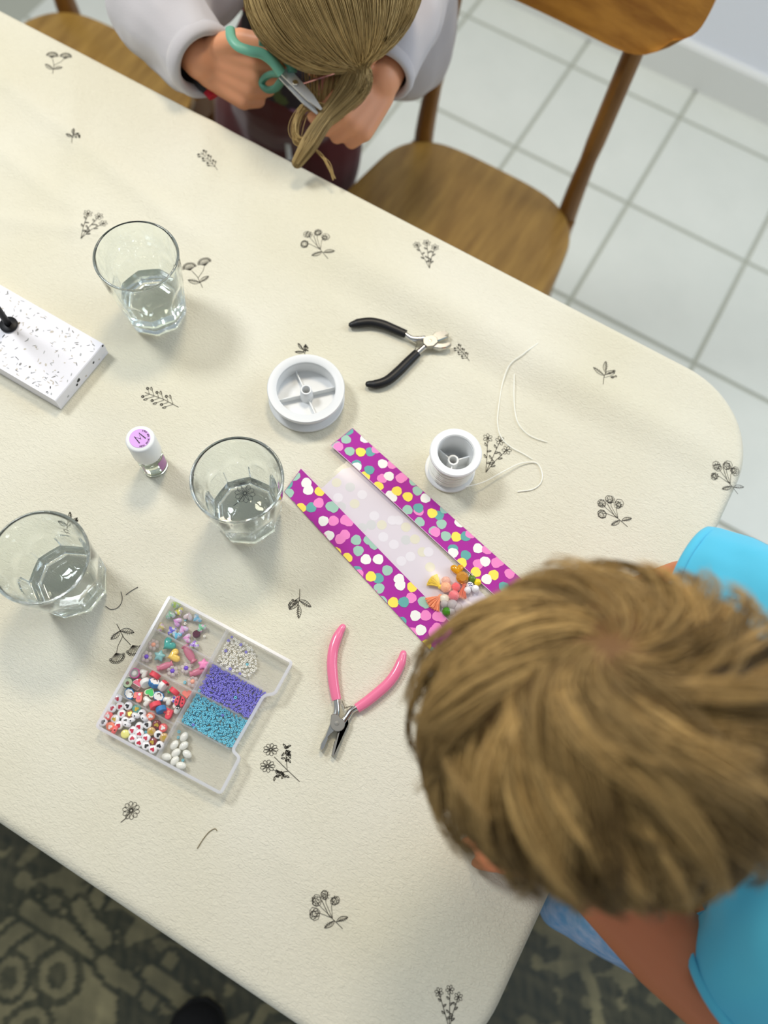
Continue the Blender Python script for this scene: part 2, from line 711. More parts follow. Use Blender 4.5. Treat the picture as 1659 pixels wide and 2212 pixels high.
def cloth_h(x, y):
    """height of the cloth above its flat level: a few soft creases, flat where things stand"""
    x = np.asarray(x, dtype=float)
    y = np.asarray(y, dtype=float)
    h = np.zeros(np.broadcast(x, y).shape)

    def crease(ax, ay, bx, by, w, amp, fade=0.06):
        ex, ey = bx - ax, by - ay
        L = math.hypot(ex, ey)
        s = ((x - ax) * ex + (y - ay) * ey) / L
        d = ((x - ax) * -ey + (y - ay) * ex) / L
        env = 1 / (1 + np.exp(-(s) / (fade / 4))) / (1 + np.exp((s - L) / (fade / 4)))
        return amp * np.exp(-(d / w) ** 2) * env
    # the soft roll that runs along the far edge and the trough in front of it
    h += crease(-0.30, 0.470, 0.16, 0.462, 0.024, 0.0065, 0.12)
    h += crease(-0.26, 0.428, 0.02, 0.425, 0.016, -0.0030, 0.12)
    h += crease(-0.78, 0.47, -0.42, 0.40, 0.013, 0.0040)
    h += crease(-0.66, 0.50, -0.50, 0.31, 0.011, 0.0034)
    h += crease(-0.80, 0.40, -0.56, 0.36, 0.012, 0.0032)
    h += crease(-0.50, 0.53, -0.42, 0.42, 0.013, 0.0040)
    h += crease(-0.44, 0.52, -0.36, 0.34, 0.014, 0.0026)
    h += crease(-0.62, 0.30, -0.46, 0.37, 0.010, 0.0024)
    h += crease(-0.31, 0.125, -0.20, 0.105, 0.013, 0.0017)
    h += crease(-0.12, 0.07, -0.07, 0.15, 0.013, 0.0015)
    h += crease(0.10, 0.30, 0.17, 0.20, 0.012, 0.0016)
    h += crease(-0.02, -0.06, 0.15, -0.09, 0.014, 0.0012)
    return h


N = 560
out = rrect(0, 0, 1, 1, (0.0,) * 4, 2)


def outline(inset):
    """rounded outline of the table inset by some distance, N points by arc length"""
    r = [max(0.002, q - inset) for q in RAD]
    p = np.array(rrect(XL + inset, YL + inset, XR - inset, YU - inset, r, 24))
    p = np.vstack([p, p[:1]])
    s = np.concatenate([[0], np.cumsum(np.linalg.norm(np.diff(p, axis=0), axis=1))])
    u = np.linspace(0, s[-1], N, endpoint=False)
    return np.column_stack([np.interp(u, s, p[:, 0]), np.interp(u, s, p[:, 1])])


# top: a regular grid clipped to the inner outline is fussy, so blend loops from a spine to the rim
rim = outline(0.010)
yc = 0.5 * (YU + YL)
hw = 0.5 * (YU - YL)
spine = np.column_stack([np.clip(rim[:, 0], XL + hw, XR - hw), np.full(N, yc)])
loops = []
for k in range(72):
    t = k / 71
    p = spine * (1 - t) + rim * t
    loops.append(np.column_stack([p, T + cloth_h(p[:, 0], p[:, 1])]))
rimh = cloth_h(rim[:, 0], rim[:, 1])
for k in range(1, 7):
    a = PI / 2 * k / 6
    p = outline(0.010 - 0.010 * math.sin(a))
    loops.append(np.column_stack([p, T - 0.010 * (1 - math.cos(a)) + rimh * math.cos(a)]))
s_arc = np.arange(N) / N
for k in range(1, 13):
    z = T - 0.010 - 0.20 * k / 12
    f = (k / 12) ** 1.3
    wv = f * (0.012 * np.sin(s_arc * 2 * PI * 41) + 0.008 * np.sin(s_arc * 2 * PI * 67 + 1.0)) + 0.010 * f
    p = outline(0.0)
    c0 = np.roll(p, -1, 0) - np.roll(p, 1, 0)
    nn = np.column_stack([c0[:, 1], -c0[:, 0]])
    nn /= np.linalg.norm(nn, axis=1, keepdims=True)
    p = p + nn * wv[:, None]
    loops.append(np.column_stack([p, np.full(N, z)]))
V = np.vstack(loops)
L = len(loops)
i = np.arange(N)
j = (i + 1) % N
fq = np.vstack([np.stack([k * N + i, k * N + j, (k + 1) * N + j, (k + 1) * N + i], -1) for k in range(L - 1)])
bm = bmesh.new()
me = bpy.data.meshes.new('tablecloth')
me.from_pydata((V - np.array([-0.53, 0.19, T])).tolist(), [], fq[:, ::-1].tolist())
bm.from_mesh(me)
bmesh.ops.remove_doubles(bm, verts=bm.verts, dist=0.0002)
bmesh.ops.recalc_face_normals(bm, faces=bm.faces)
if sum(f.normal.z for f in bm.faces if abs(f.normal.z) > 0.5) < 0:
    bmesh.ops.reverse_faces(bm, faces=bm.faces)
bm.to_mesh(me)
bm.free()
me.polygons.foreach_set('use_smooth', [True] * len(me.polygons))


def cloth_material():
    m = mat('cream_cotton', (226, 218, 198), 0.92, sheen=0.12)
    nt = m.node_tree
    b = nt.nodes['Principled BSDF']
    tc = nt.nodes.new('ShaderNodeTexCoord')
    mp = nt.nodes.new('ShaderNodeMapping')
    mp.inputs['Scale'].default_value = (0.62, 1.25, 1)
    mp.inputs['Rotation'].default_value = (0, 0, math.radians(-28))
    n1 = nt.nodes.new('ShaderNodeTexNoise')
    n1.inputs['Scale'].default_value = 420
    n1.inputs['Detail'].default_value = 2.5
    n1.inputs['Distortion'].default_value = 1.2
    n2 = nt.nodes.new('ShaderNodeTexNoise')
    n2.inputs['Scale'].default_value = 110
    n2.inputs['Detail'].default_value = 2
    ma = nt.nodes.new('ShaderNodeMath')
    ma.operation = 'MULTIPLY_ADD'
    ma.inputs[1].default_value = 0.45
    bp = nt.nodes.new('ShaderNodeBump')
    bp.inputs['Strength'].default_value = 0.62
    bp.inputs['Distance'].default_value = 0.0016
    nt.links.new(tc.outputs['Object'], mp.inputs['Vector'])
    nt.links.new(mp.outputs['Vector'], n1.inputs['Vector'])
    nt.links.new(tc.outputs['Object'], n2.inputs['Vector'])
    nt.links.new(n2.outputs['Fac'], ma.inputs[0])
    nt.links.new(n1.outputs['Fac'], ma.inputs[2])
    nt.links.new(ma.outputs[0], bp.inputs['Height'])
    nt.links.new(bp.outputs['Normal'], b.inputs['Normal'])
    # faint stains of its own
    n3 = nt.nodes.new('ShaderNodeTexNoise')
    n3.inputs['Scale'].default_value = 5
    cr = nt.nodes.new('ShaderNodeValToRGB')
    cr.color_ramp.elements[0].color = lin((220, 214, 190))
    cr.color_ramp.elements[1].color = lin((227, 222, 203))
    cr.color_ramp.elements[0].position = 0.35
    cr.color_ramp.elements[1].position = 0.65
    nt.links.new(tc.outputs['Object'], n3.inputs['Vector'])
    nt.links.new(n3.outputs['Fac'], cr.inputs['Fac'])
    nt.links.new(cr.outputs['Color'], b.inputs['Base Color'])
    return m


M_CLOTH = cloth_material()
me.materials.append(M_CLOTH)
cloth = bpy.data.objects.new('tablecloth', me)
COL.objects.link(cloth)
cloth.location = (-0.53, 0.19, T)
tag(cloth, 'cream cotton tablecloth printed with small dark flower sprigs', 'tablecloth')

# ---- the printed sprigs: flat ink strokes on the cloth
M_INK = mat('ink_print', (62, 58, 50), 0.9)
INK_Z = 0.00035


def leaf(out, x, y, a, ln, w, hatch=True):
    c, s = math.cos(a), math.sin(a)
    pts = []
    for k in range(15):
        t = k / 14 * 2 * PI
        u = 0.5 - 0.5 * math.cos(t)
        v = math.sin(t) * w * (0.6 + 0.4 * math.cos(t * 0.5)) * math.sqrt(max(0, math.sin(PI * min(1, u * 0.96 + .02))))
        pts.append((x + ln * u * c - v * s, y + ln * u * s + v * c))
    out.append((pts, 1.0))
    out.append(([(x, y), (x + ln * c, y + ln * s)], 0.8))
    if hatch:
        for k in range(1, 6):
            u = k / 6.5
            for sg in (-1, 1):
                vv = sg * w * 0.75 * math.sin(PI * u)
                out.append(([(x + ln * u * c, y + ln * u * s), (x + ln * (u + .12) * c - vv * s, y + ln * (u + .12) * s + vv * c)], 0.7))


def daisy(out, x, y, r, n=9, squash=1.0, a0=0.0):
    for k in range(n):
        a = 2 * PI * k / n + a0
        pts = []
        for q in range(9):
            t = q / 8 * 2 * PI
            u = 0.18 + 0.82 * (0.5 - 0.5 * math.cos(t))
            v = 0.26 * math.sin(t)
            px, py = r * (u * math.cos(a) - v * math.sin(a)), r * (u * math.sin(a) + v * math.cos(a)) * squash
            pts.append((x + px, y + py))
        out.append((pts, 0.9))
    out.append(([(x + 0.16 * r * math.cos(t), y + 0.16 * r * math.sin(t)) for t in np.linspace(0, 2 * PI, 8)], 1.3))


def loopc(out, x, y, r, n=9, w=0.9):
    out.append(([(x + r * math.cos(t), y + r * math.sin(t)) for t in np.linspace(0, 2 * PI, n)], w))


def motif(kind, rr):
    """strokes of one sprig, about one unit tall, stem foot at (0,-0.5)"""
    o = []
    if kind == 'daisy':
        daisy(o, 0.05, 0.1, 0.42, 10)
        o.append(([(0, 0.0), (-0.12, -0.3), (-0.3, -0.5)], 1.4))
    elif kind == 'leaves':
        o.append(([(0.1, -0.5), (0.02, -0.2), (0.0, 0.1)], 1.2))
        leaf(o, 0.0, 0.05, 1.9, 0.5, 0.11)
        leaf(o, 0.02, -0.1, 2.9, 0.5, 0.12)
        leaf(o, 0.02, -0.05, 1.0, 0.42, 0.10)
        o.append(([(0.03, -0.2), (0.2, 0.0), (0.3, 0.22)], 0.9))
        for k in range(7):
            loopc(o, 0.2 + 0.18 * rr.uniform(-.6, 1), 0.05 + 0.25 * rr.uniform(-.6, 1), 0.035, 7, 1.6)
    elif kind == 'umbel':
        o.append(([(0.05, -0.5), (0.0, -0.1), (-0.1, 0.15)], 1.2))
        o.append(([(0.0, -0.15), (0.2, 0.05), (0.28, 0.2)], 1.0))
        leaf(o, 0.03, -0.3, 2.6, 0.36, 0.10)
        leaf(o, 0.03, -0.3, 0.4, 0.30, 0.09)
        for cx, cy in ((-0.14, 0.28), (0.3, 0.3)):
            for k in range(11):
                a = PI * k / 10
                o.append(([(cx, cy - 0.1), (cx + 0.17 * math.cos(a), cy + 0.14 * math.sin(a))], 0.8))
                loopc(o, cx + 0.17 * math.cos(a), cy + 0.14 * math.sin(a), 0.03, 6, 1.0)
    elif kind == 'asters':
        o.append(([(0.5, -0.5), (0.15, -0.2), (-0.2, 0.12)], 1.2))
        o.append(([(0.2, -0.24), (-0.05, -0.28), (-0.22, -0.2)], 1.0))
        o.append(([(0.16, -0.2), (0.12, 0.1), (0.1, 0.3)], 1.0))
        daisy(o, -0.3, 0.3, 0.2, 9, 0.8)
        daisy(o, -0.36, -0.12, 0.2, 9, 0.8)
        for k in range(16):
            a = rr.uniform(0, 2 * PI)
            leaf(o, 0.12 + 0.05 * rr.normal(), 0.05 + 0.05 * k / 2.2, a, 0.11, 0.035, False)
        for k in range(12):
            a = rr.uniform(0, 2 * PI)
            leaf(o, 0.0 + 0.18 * rr.uniform(-1, 1), -0.34 + 0.06 * rr.normal(), a, 0.11, 0.035, False)
    elif kind == 'branch':
        o.append(([(0.5, -0.42), (0.1, -0.1), (-0.4, 0.2)], 1.2))
        for k in range(6):
            t = k / 6
            x, y = 0.35 - 0.75 * t, -0.3 + 0.5 * t
            for sg in (-1, 1):
                a = 2.56 + sg * 0.8
                x2, y2 = x + 0.2 * math.cos(a), y + 0.2 * math.sin(a)
                o.append(([(x, y), (x2, y2)], 0.9))
                if (k + sg) % 2:
                    leaf(o, x2, y2, a, 0.12, 0.05, False)
                else:
                    loopc(o, x2, y2, 0.035, 7, 2.2)
    elif kind == 'buds':
        for a, h in ((-0.25, 0.45), (0.08, 0.5), (0.32, 0.3)):
            o.append(([(0, -0.5), (a * 0.4, -0.1), (a, h)], 1.1))
            daisy(o, a, h, 0.13, 6, 1.0, a)
            for k in range(4):
                t = 0.25 + 0.17 * k
                leaf(o, a * t, -0.5 + (h + .5) * t, 1.57 + (1 if k % 2 else -1) * 0.9, 0.12, 0.04, False)
    elif kind == 'blooms':
        o.append(([(0.4, -0.5), (0.05, -0.1), (-0.1, 0.3)], 1.2))
        for cx, cy in ((-0.28, 0.32), (0.02, 0.4), (-0.34, -0.02), (0.26, 0.24)):
            o.append(([(0.15, -0.2), (cx * .6, cy * .5), (cx, cy)], 0.9))
            for q in range(4):
                loopc(o, cx + 0.05 * rr.uniform(-1, 1), cy + 0.05 * rr.uniform(-1, 1), rr.uniform(0.05, 0.14), 8, 0.9)
            for q in range(8):
                a = q * PI / 4
                o.append(([(cx + .04 * math.cos(a), cy + .04 * math.sin(a)), (cx + .13 * math.cos(a), cy + .13 * math.sin(a))], 0.8))
        leaf(o, 0.25, -0.3, 0.2, 0.34, 0.09)
        leaf(o, 0.2, -0.26, 3.6, 0.34, 0.09)
    elif kind == 'small':
        o.append(([(-0.4, -0.5), (0.0, -0.05), (0.35, 0.25)], 1.4))
        for k in range(5):
            x, y = -0.25 + 0.15 * k, -0.35 + 0.15 * k
            loopc(o, x + 0.2, y - 0.05, 0.07, 7, 2.4)
            loopc(o, x - 0.1, y + 0.22, 0.07, 7, 2.4)
    return o


# pixel centre, size in px, direction (px) in which the sprig points up, kind
PRINTS = [((118, 135), 50, (0.3, -1), 'umbel'), ((162, 303), 30, (0.5, -1), 'leaves'), ((452, 347), 42, (0.4, -1), 'branch'),
          ((193, 493), 62, (0.6, -1), 'buds'), ((425, 593), 64, (-0.3, -1), 'umbel'), ((683, 530), 58, (0.1, -1), 'blooms'),
          ((922, 553), 56, (-0.2, -1), 'buds'), ((655, 757), 34, (-0.3, -1), 'leaves'), ((1000, 758), 34, (0.3, -1), 'branch'),
          ((1305, 810), 52, (0.5, -1), 'leaves'), ((345, 857), 66, (-0.1, -1), 'branch'), ((1062, 985), 74, (0.35, -1), 'buds'),
          ((1566, 1032), 62, (0.0, -1), 'blooms'), ((1322, 1107), 66, (-0.2, -1), 'blooms'), ((152, 1130), 46, (0.3, -1), 'leaves'),
          ((645, 1303), 62, (-0.3, 1), 'leaves'), ((270, 1385), 84, (0.35, 1), 'umbel'), ((608, 1645), 84, (0.05, -1), 'asters'),
          ((280, 1755), 48, (0.25, -1), 'daisy'), ((705, 1968), 84, (-0.1, -1), 'blooms'), ((968, 2180), 84, (-0.05, -1), 'buds'),
          ((527, 1075), 50, (0.2, -1), 'daisy')]
for n_, (pc, size, up, kind) in enumerate(PRINTS):
    rr = np.random.default_rng(100 + n_)
    c = at(pc[0], pc[1], T)
    L_ = math.hypot(*up)
    e = at(pc[0] + size * up[0] / L_, pc[1] + size * up[1] / L_, T) - c
    s_ = np.linalg.norm(e)
    uy = e[:2] / s_
    ux = np.array([uy[1], -uy[0]])
    mb = MB()
    for lay, (pts, w) in enumerate(motif(kind, rr)):
        q = [c[:2] + s_ * (p[0] * ux + p[1] * uy) for p in pts]
        mb.ribbon(q, 0.00021 * w, 0.0)
    zc = cloth_h([p[0] for p in mb.v], [p[1] for p in mb.v])
    mb.v = [(p[0], p[1], T + INK_Z + float(z)) for p, z in zip(mb.v, zc)]
    mb.build('flower_print', M_INK, cloth, smooth=0)

# ---------------------------------------------------------------- chairs
M_SEAT = mat('oiled_oak', (164, 128, 60), 0.42, coat=0.15, mottle=((134, 100, 40), 7, (9, 1.2, 3)))
M_POST = mat('oak_post', (138, 94, 38), 0.45, mottle=((112, 72, 26), 7, (5, 5, 1)))
M_BACK = mat('oak_back', (190, 132, 52), 0.3, coat=0.3, mottle=((150, 96, 30), 6, (1.5, 8, 8)))


def make_chair(label, loc):
    """chair that faces -y; origin on the floor midway between its back posts"""
    t = thing('dining_chair', label, 'chair', (0, 0, 0), 'oak dining chairs')
    hwid = 0.129
    # moulded seat
    ol = []
    half = [(0.0, 0.012), (0.06, 0.011), (0.105, 0.004), (0.14, -0.016), (0.162, -0.05), (0.172, -0.10), (0.186, -0.22), (0.19, -0.31), (0.18, -0.365), (0.15, -0.392), (0.08, -0.402), (0.0, -0.404)]
    half = [tuple(p) for p in spline(half, 44)]
    ol = [(x, y) for x, y in half] + [(-x, y) for x, y in half[-2:0:-1]]
    nrm = np.array(ol)
    c = np.array([0, -0.19])
    rings = []
    for k, (f, dz) in enumerate(((0.97, 0.428), (1.0, 0.433), (1.0, 0.441), (0.985, 0.4475), (0.93, 0.449), (0.75, 0.4455), (0.5, 0.442), (0.25, 0.4405), (0.04, 0.44))):
        rings.append([(*(c + (p - c) * f), dz) for p in nrm])
    n = len(ol)
    vv = [p for r in rings for p in r]
    ff = [tuple(range(n))[::-1] if False else tuple(range(n)), tuple(range((len(rings) - 1) * n, len(rings) * n))[::-1]]
    for k in range(len(rings) - 1):
        for i_ in range(n):
            j_ = (i_ + 1) % n
            ff.append((k * n + j_, k * n + i_, (k + 1) * n + i_, (k + 1) * n + j_))
    MB().add(vv, ff).build('seat', M_SEAT, t, smooth=50)
    for s in (-1, 1):
        # back leg and post in one piece: splayed back below, leaning back above
        path = spline([(s * 0.150, 0.075, 0.0), (s * 0.139, 0.035, 0.25), (s * 0.133, 0.006, 0.45), (s * 0.131, 0.024, 0.60), (s * 0.130, 0.056, 0.82)], 20)
        rad = [0.011 + 0.005 * math.sin(PI * min(1, k / 14)) if k < 14 else 0.0135 for k in range(21)]
        MB().tube(path, rad, 10, flat=1.25, up=(0, 1, 0)).build('back_post', M_POST, t)
        path = spline([(s * 0.163, -0.375, 0.0), (s * 0.156, -0.352, 0.22), (s * 0.148, -0.33, 0.43)], 10)
        MB().tube(path, [0.011 + 0.006 * k / 10 for k in range(11)], 10).build('front_leg', M_POST, t)
        MB().box((s * 0.142 - 0.009, -0.335, 0.378), (s * 0.142 + 0.009, 0.004, 0.426)).build('side_rail', M_POST, t)
    MB().box((-0.14, -0.345, 0.378), (0.14, -0.327, 0.426)).build('front_rail', M_POST, t)
    MB().box((-0.13, -0.004, 0.378), (0.13, 0.014, 0.426)).build('back_rail', M_POST, t)
    # bent backrest panel between the posts
    nu, nv = 30, 12
    mb = MB()
    vv = []
    for side in (0, 1):
        for b_ in range(nv + 1):
            for a_ in range(nu + 1):
                u = a_ / nu * 2 - 1
                v = b_ / nv * 2 - 1
                # superellipse outline
                ex = 0.2 * u * (1 - 0.10 * abs(v) ** 4) * (1 - 0.03 * (v < 0) * abs(v) ** 2)
                ez = 0.80 + 0.085 * v * math.sqrt(max(0.0, 1 - 0.75 * abs(u) ** 7)) + 0.008 * u * u
                y_ = 0.036 + 0.10 * (ez - 0.80) - 0.022 * u * u + (0.006 if side else -0.006)
                vv.append((ex, y_ - 0.008, ez))
    m_ = (nu + 1) * (nv + 1)
    ff = []
    for b_ in range(nv):
        for a_ in range(nu):
            q = b_ * (nu + 1) + a_
            ff.append((q, q + 1, q + nu + 2, q + nu + 1))
            ff.append((m_ + q, m_ + q + nu + 1, m_ + q + nu + 2, m_ + q + 1))
    bd = [k for k in range(nu + 1)] + [k * (nu + 1) + nu for k in range(1, nv + 1)] + [nv * (nu + 1) + k for k in range(nu - 1, -1, -1)] + [k * (nu + 1) for k in range(nv - 1, 0, -1)]
    for k in range(len(bd)):
        a_, b_ = bd[k], bd[(k + 1) % len(bd)]
        ff.append((b_, a_, m_ + a_, m_ + b_))
    mb.add(vv, ff).build('backrest', M_BACK, t, smooth=45)
    t.location = loc
    return t


chair = make_chair('oak dining chair with its empty seat pushed under the far table edge', (-0.2715, 0.930, 0))
c2 = copy_tree(chair)
c2.location = (-0.2715 - 0.643, 0.930 - 0.097, 0)
c2['label'] = 'oak dining chair left of the person in the grey sweatshirt'

# ---------------------------------------------------------------- shoe toe on the rug
M_SHOE = mat('black_knit', (9, 9, 10), 0.8, bump=(600, 0.5, 0.001))
M_SOLE = mat('black_rubber', (16, 16, 17), 0.6)
tip = at(440, 2168, 0.05)
dirn = at(380, 2380, 0.05) - tip
dirn = dirn / np.linalg.norm(dirn)
sh = thing('shoe', 'black shoe whose rounded toe shows on the patterned rug', 'shoe', (tip[0] + dirn[0] * 0.12, tip[1] + dirn[1] * 0.12, 0.0095))
Mr = Matrix.Rotation(math.atan2(dirn[1], dirn[0]), 3, 'Z')


def shoe_pt(s, x, y, z):
    q = Mr @ Vector((x, y, z))
    return (tip[0] + q[0], tip[1] + q[1], z + 0.0095)


def shoe_loft(mb, secs):
    n = 24
    vv, ff = [], []
    for (x, w, z0, z1) in secs:
        for k in range(n):
            a = 2 * PI * k / n
            cz = 0.5 * (z0 + z1)
            vv.append(shoe_pt(0, x, w * math.cos(a) * (1 if math.sin(a) > -0.3 else 1), cz + (z1 - z0) / 2 * math.copysign(abs(math.sin(a)) ** 0.8, math.sin(a))))
    for i_ in range(len(secs) - 1):
        for k in range(n):
            j_ = (k + 1) % n
            ff.append((i_ * n + k, i_ * n + j_, (i_ + 1) * n + j_, (i_ + 1) * n + k))
    ff.append(tuple(range(n))[::-1])
    ff.append(tuple(range((len(secs) - 1) * n, len(secs) * n)))
    mb.add(vv, ff)
    return mb


shoe_loft(MB(), [(0.0, 0.004, 0.025, 0.032), (0.006, 0.022, 0.014, 0.046), (0.02, 0.036, 0.012, 0.058), (0.06, 0.046, 0.012, 0.066), (0.12, 0.046, 0.012, 0.08), (0.17, 0.040, 0.012, 0.10), (0.21, 0.037, 0.012, 0.115), (0.25, 0.036, 0.012, 0.11), (0.268, 0.024, 0.016, 0.10), (0.272, 0.004, 0.03, 0.06)]).build('upper', M_SHOE, sh)
shoe_loft(MB(), [(-0.002, 0.004, 0.004, 0.016), (0.006, 0.026, 0.0, 0.02), (0.03, 0.042, 0.0, 0.02), (0.08, 0.049, 0.0, 0.02), (0.15, 0.043, 0.0, 0.02), (0.22, 0.039, 0.0, 0.022), (0.26, 0.034, 0.0, 0.022), (0.276, 0.006, 0.004, 0.018)]).build('sole', M_SOLE, sh)
# ================================================================ things on the table
def glass_mat(name, tint, ior=1.5, rough=0.0):
    return mat(name, tint, rough, trans=1.0, ior=ior)


M_GLASS = glass_mat('clear_glass', (250, 255, 254), 1.5)
M_WATER = glass_mat('water', (254, 255, 255), 1.33)

# ---------------------------------------------------------------- three tumblers
GH = 0.090
NF = 9


def tumbler_meshes(rot, level):
    """outer wall round at the rim, pressed into nine arched flutes below; thick faceted foot"""
    seg = NF * 12

    def facet(r, z, th, depth):
        k = ((th + rot) % (2 * PI / NF)) / (2 * PI / NF) * 2 - 1          # -1..1 across one flute
        ztop = 0.056 - 0.013 * abs(k) ** 2.4                              # arched top of each flute
        f = max(0.0, min(1.0, (ztop - z) / 0.006))
        f = f * f * (3 - 2 * f)
        poly = math.cos(PI / NF) / math.cos(k * PI / NF)
        rib = 0.35 * max(0, abs(k) - 0.8) / 0.2
        return r * (1 - f * depth) + f * depth * r * (poly + 0.02 * rib)

    outer = [(0.0, 0.0016), (0.020, 0.0016), (0.0265, 0.0006), (0.0282, 0.0), (0.0297, 0.0012), (0.0303, 0.003)]
    for k in range(1, 30):
        z = 0.003 + (GH - 0.0044) * k / 29
        outer.append((0.0303 + (0.0388 - 0.0303) * (z / GH) ** 0.85 + 0.0, z))
    rim = [(0.03885, GH - 0.0006), (0.0386, GH - 0.0001), (0.0380, GH + 0.0002), (0.0374, GH + 0.0002), (0.0368, GH - 0.0001), (0.0365, GH - 0.0006)]
    inner = []
    for k in range(0, 26):
        z = GH - 0.0014 - (GH - 0.0014 - 0.013) * k / 25
        inner.append((0.0272 + (0.0364 - 0.0272) * ((z - 0.008) / (GH - 0.008)) ** 0.85, z))
    inner += [(0.0255, 0.0105), (0.022, 0.0092), (0.015, 0.0088), (0.0, 0.0086)]
    mb = MB()
    mb.lathe(outer + rim, seg, radfun=lambda r, z, th: facet(r, z, th, 1.0) if r > 0.021 else r)
    no = len(outer) + len(rim)
    # drop the automatic end cap, then go on with the inner wall
    mb.f = [f for f in mb.f if len(f) == 4]
    o = len(mb.v)
    mb2 = MB().lathe(inner, seg, radfun=lambda r, z, th: facet(r, z, th, 0.75) if r > 0.016 else r)
    mb2.f = [f for f in mb2.f if len(f) == 4]
    mb.v += mb2.v
    mb.f += [tuple(i_ + o for i_ in f) for f in mb2.f]
    mb.mi = [0] * len(mb.f)
    for i_ in range(seg):
        j_ = (i_ + 1) % seg
        mb.f.append(((no - 1) * seg + i_, (no - 1) * seg + j_, o + j_, o + i_))
        mb.mi.append(0)
    # water up to the level, a hair into the glass so no air film shows
    prof = [(0.0, 0.00845), (0.015, 0.00865), (0.0221, 0.00905), (0.0257, 0.0104)]
    z = 0.013
    while z < level:
        prof.append((0.0274 + (0.0364 - 0.0272) * ((z - 0.008) / (GH - 0.008)) ** 0.85, z))
        z += 0.003
    rl = 0.0274 + (0.0364 - 0.0272) * ((level - 0.008) / (GH - 0.008)) ** 0.85
    prof += [(rl, level + 0.0006), (rl - 0.0012, level), (0.015, level - 0.0001), (0.0, level - 0.0001)]
    wb = MB().lathe(prof, seg, radfun=lambda r, z, th: facet(r, z, th, 0.75) if r > 0.016 else r)
    wb.f = [f for f in wb.f if len(f) == 4]
    wb.mi = [0] * len(wb.f)
    return mb, wb


def clean(mb, name, m):
    me = mb.mesh(name, m, smooth=0)
    bm = bmesh.new()
    bm.from_mesh(me)
    bmesh.ops.remove_doubles(bm, verts=bm.verts, dist=1e-6)
    bmesh.ops.recalc_face_normals(bm, faces=bm.faces)
    bm.to_mesh(me)
    bm.free()
    me.polygons.foreach_set('use_smooth', [True] * len(me.polygons))
    me.set_sharp_from_angle(angle=math.radians(38))
    return me


TUMBLERS = [((294, 552), 0.2, 0.030, 'clear fluted tumbler of water standing between the speckled board and the far table edge'),
            ((512, 1035), 0.05, 0.022, 'clear fluted tumbler standing beside the purple confetti bag, a printed daisy under it'),
            ((85, 1203), 0.4, 0.026, 'clear fluted tumbler nearest the bead box, cut by the left edge of the photo')]
for (px, rot, lev, lab) in TUMBLERS:
    c = at(px[0], px[1], T + GH)
    t = thing('drinking_glass', lab, 'glass', (c[0], c[1], T + 0.0006), 'fluted water tumblers')
    gb, wb = tumbler_meshes(rot, lev)
    inst(clean(gb, 'glass_body', M_GLASS), 'glass_body', (0, 0, 0), parent=t)
    inst(clean(wb, 'water', M_WATER), 'water', (0, 0, 0), parent=t)

# ---------------------------------------------------------------- speckled board with a black rod
M_TERR = mat('terrazzo_white', (236, 234, 238), 0.55, bump=(500, 0.2, 0.0005))
M_CHIP = [mat('chip_grey', (176, 176, 176), 0.6), mat('chip_beige', (200, 192, 178), 0.6), mat('chip_black', (42, 42, 44), 0.6), mat('chip_mid', (140, 138, 134), 0.6)]
M_BLACK = mat('black_metal', (14, 15, 18), 0.45, metal=0.3)
bx0, bx1, by0, by1, bh = -0.665, -0.4105, 0.1645, 0.2385, 0.0175
t = thing('terrazzo_stand', 'white speckled terrazzo board with an upright black rod, cut by the frame', 'stand', (-0.499, 0.206, T + 0.0004))
MB().prism([(bx0, by0), (bx1, by0), (bx1, by1), (bx0, by1)], T + 0.0004, T + bh, bevel=0.0008).build('board', M_TERR, t, smooth=20)
mb = MB()
for k in range(430):
    x, y = rng.uniform(bx0 + 0.003, bx1 - 0.003), rng.uniform(by0 + 0.003, by1 - 0.003)
    a = rng.uniform(0, PI)
    ln, w = rng.uniform(0.0009, 0.0024), rng.uniform(0.0003, 0.0006)
    if rng.random() < 0.1:
        ln, w = rng.uniform(0.0012, 0.002), rng.uniform(0.0008, 0.0013)
    m_ = 2 if rng.random() < 0.05 else int(rng.choice([0, 0, 1, 1, 3]))
    pts = []
    for q in range(6):
        th = 2 * PI * q / 6
        px_, py_ = ln * math.cos(th) * rng.uniform(.8, 1.2), w * math.sin(th) * rng.uniform(.8, 1.2)
        pts.append((x + px_ * math.cos(a) - py_ * math.sin(a), y + px_ * math.sin(a) + py_ * math.cos(a), T + bh + 0.00012))
    mb.add(pts, [tuple(range(6))], m_)
for (yy, zz_, s, m_) in ((0.2365, 0.0165, 0.0018, 2), (0.219, 0.010, 0.0016, 2), (0.196, 0.010, 0.0026, 2), (0.192, 0.007, 0.0018, 2), (0.178, 0.006, 0.0016, 0), (0.205, 0.005, 0.0014, 1), (0.226, 0.006, 0.0013, 1)):
    pts = [(bx1 + 0.00012, yy + s * math.cos(q) * rng.uniform(.7, 1.1), T + zz_ + s * math.sin(q) * rng.uniform(.7, 1.1)) for q in np.linspace(0, 2 * PI, 8)[:-1]]
    mb.add(pts, [tuple(range(7))], m_)
o = mb.build('stone_chips', M_CHIP, t, smooth=0)
o['kind'] = 'stuff'
rb = at(20, 703, T + bh)
MB().lathe([(0.0, 0), (0.0082, 0), (0.0086, 0.0006), (0.0086, 0.0024), (0.0078, 0.003), (0.0, 0.003)], 28, (rb[0], rb[1], T + bh)).build('collar', M_BLACK, t)
MB().tube([(rb[0], rb[1], T + bh + 0.002), (rb[0], rb[1], T + bh + 0.12), (rb[0], rb[1], T + bh + 0.25)], 0.0032, 14).build('rod', M_BLACK, t)
MB().sphere((rb[0], rb[1], T + bh + 0.254), 0.006).build('finial', M_BLACK, t)

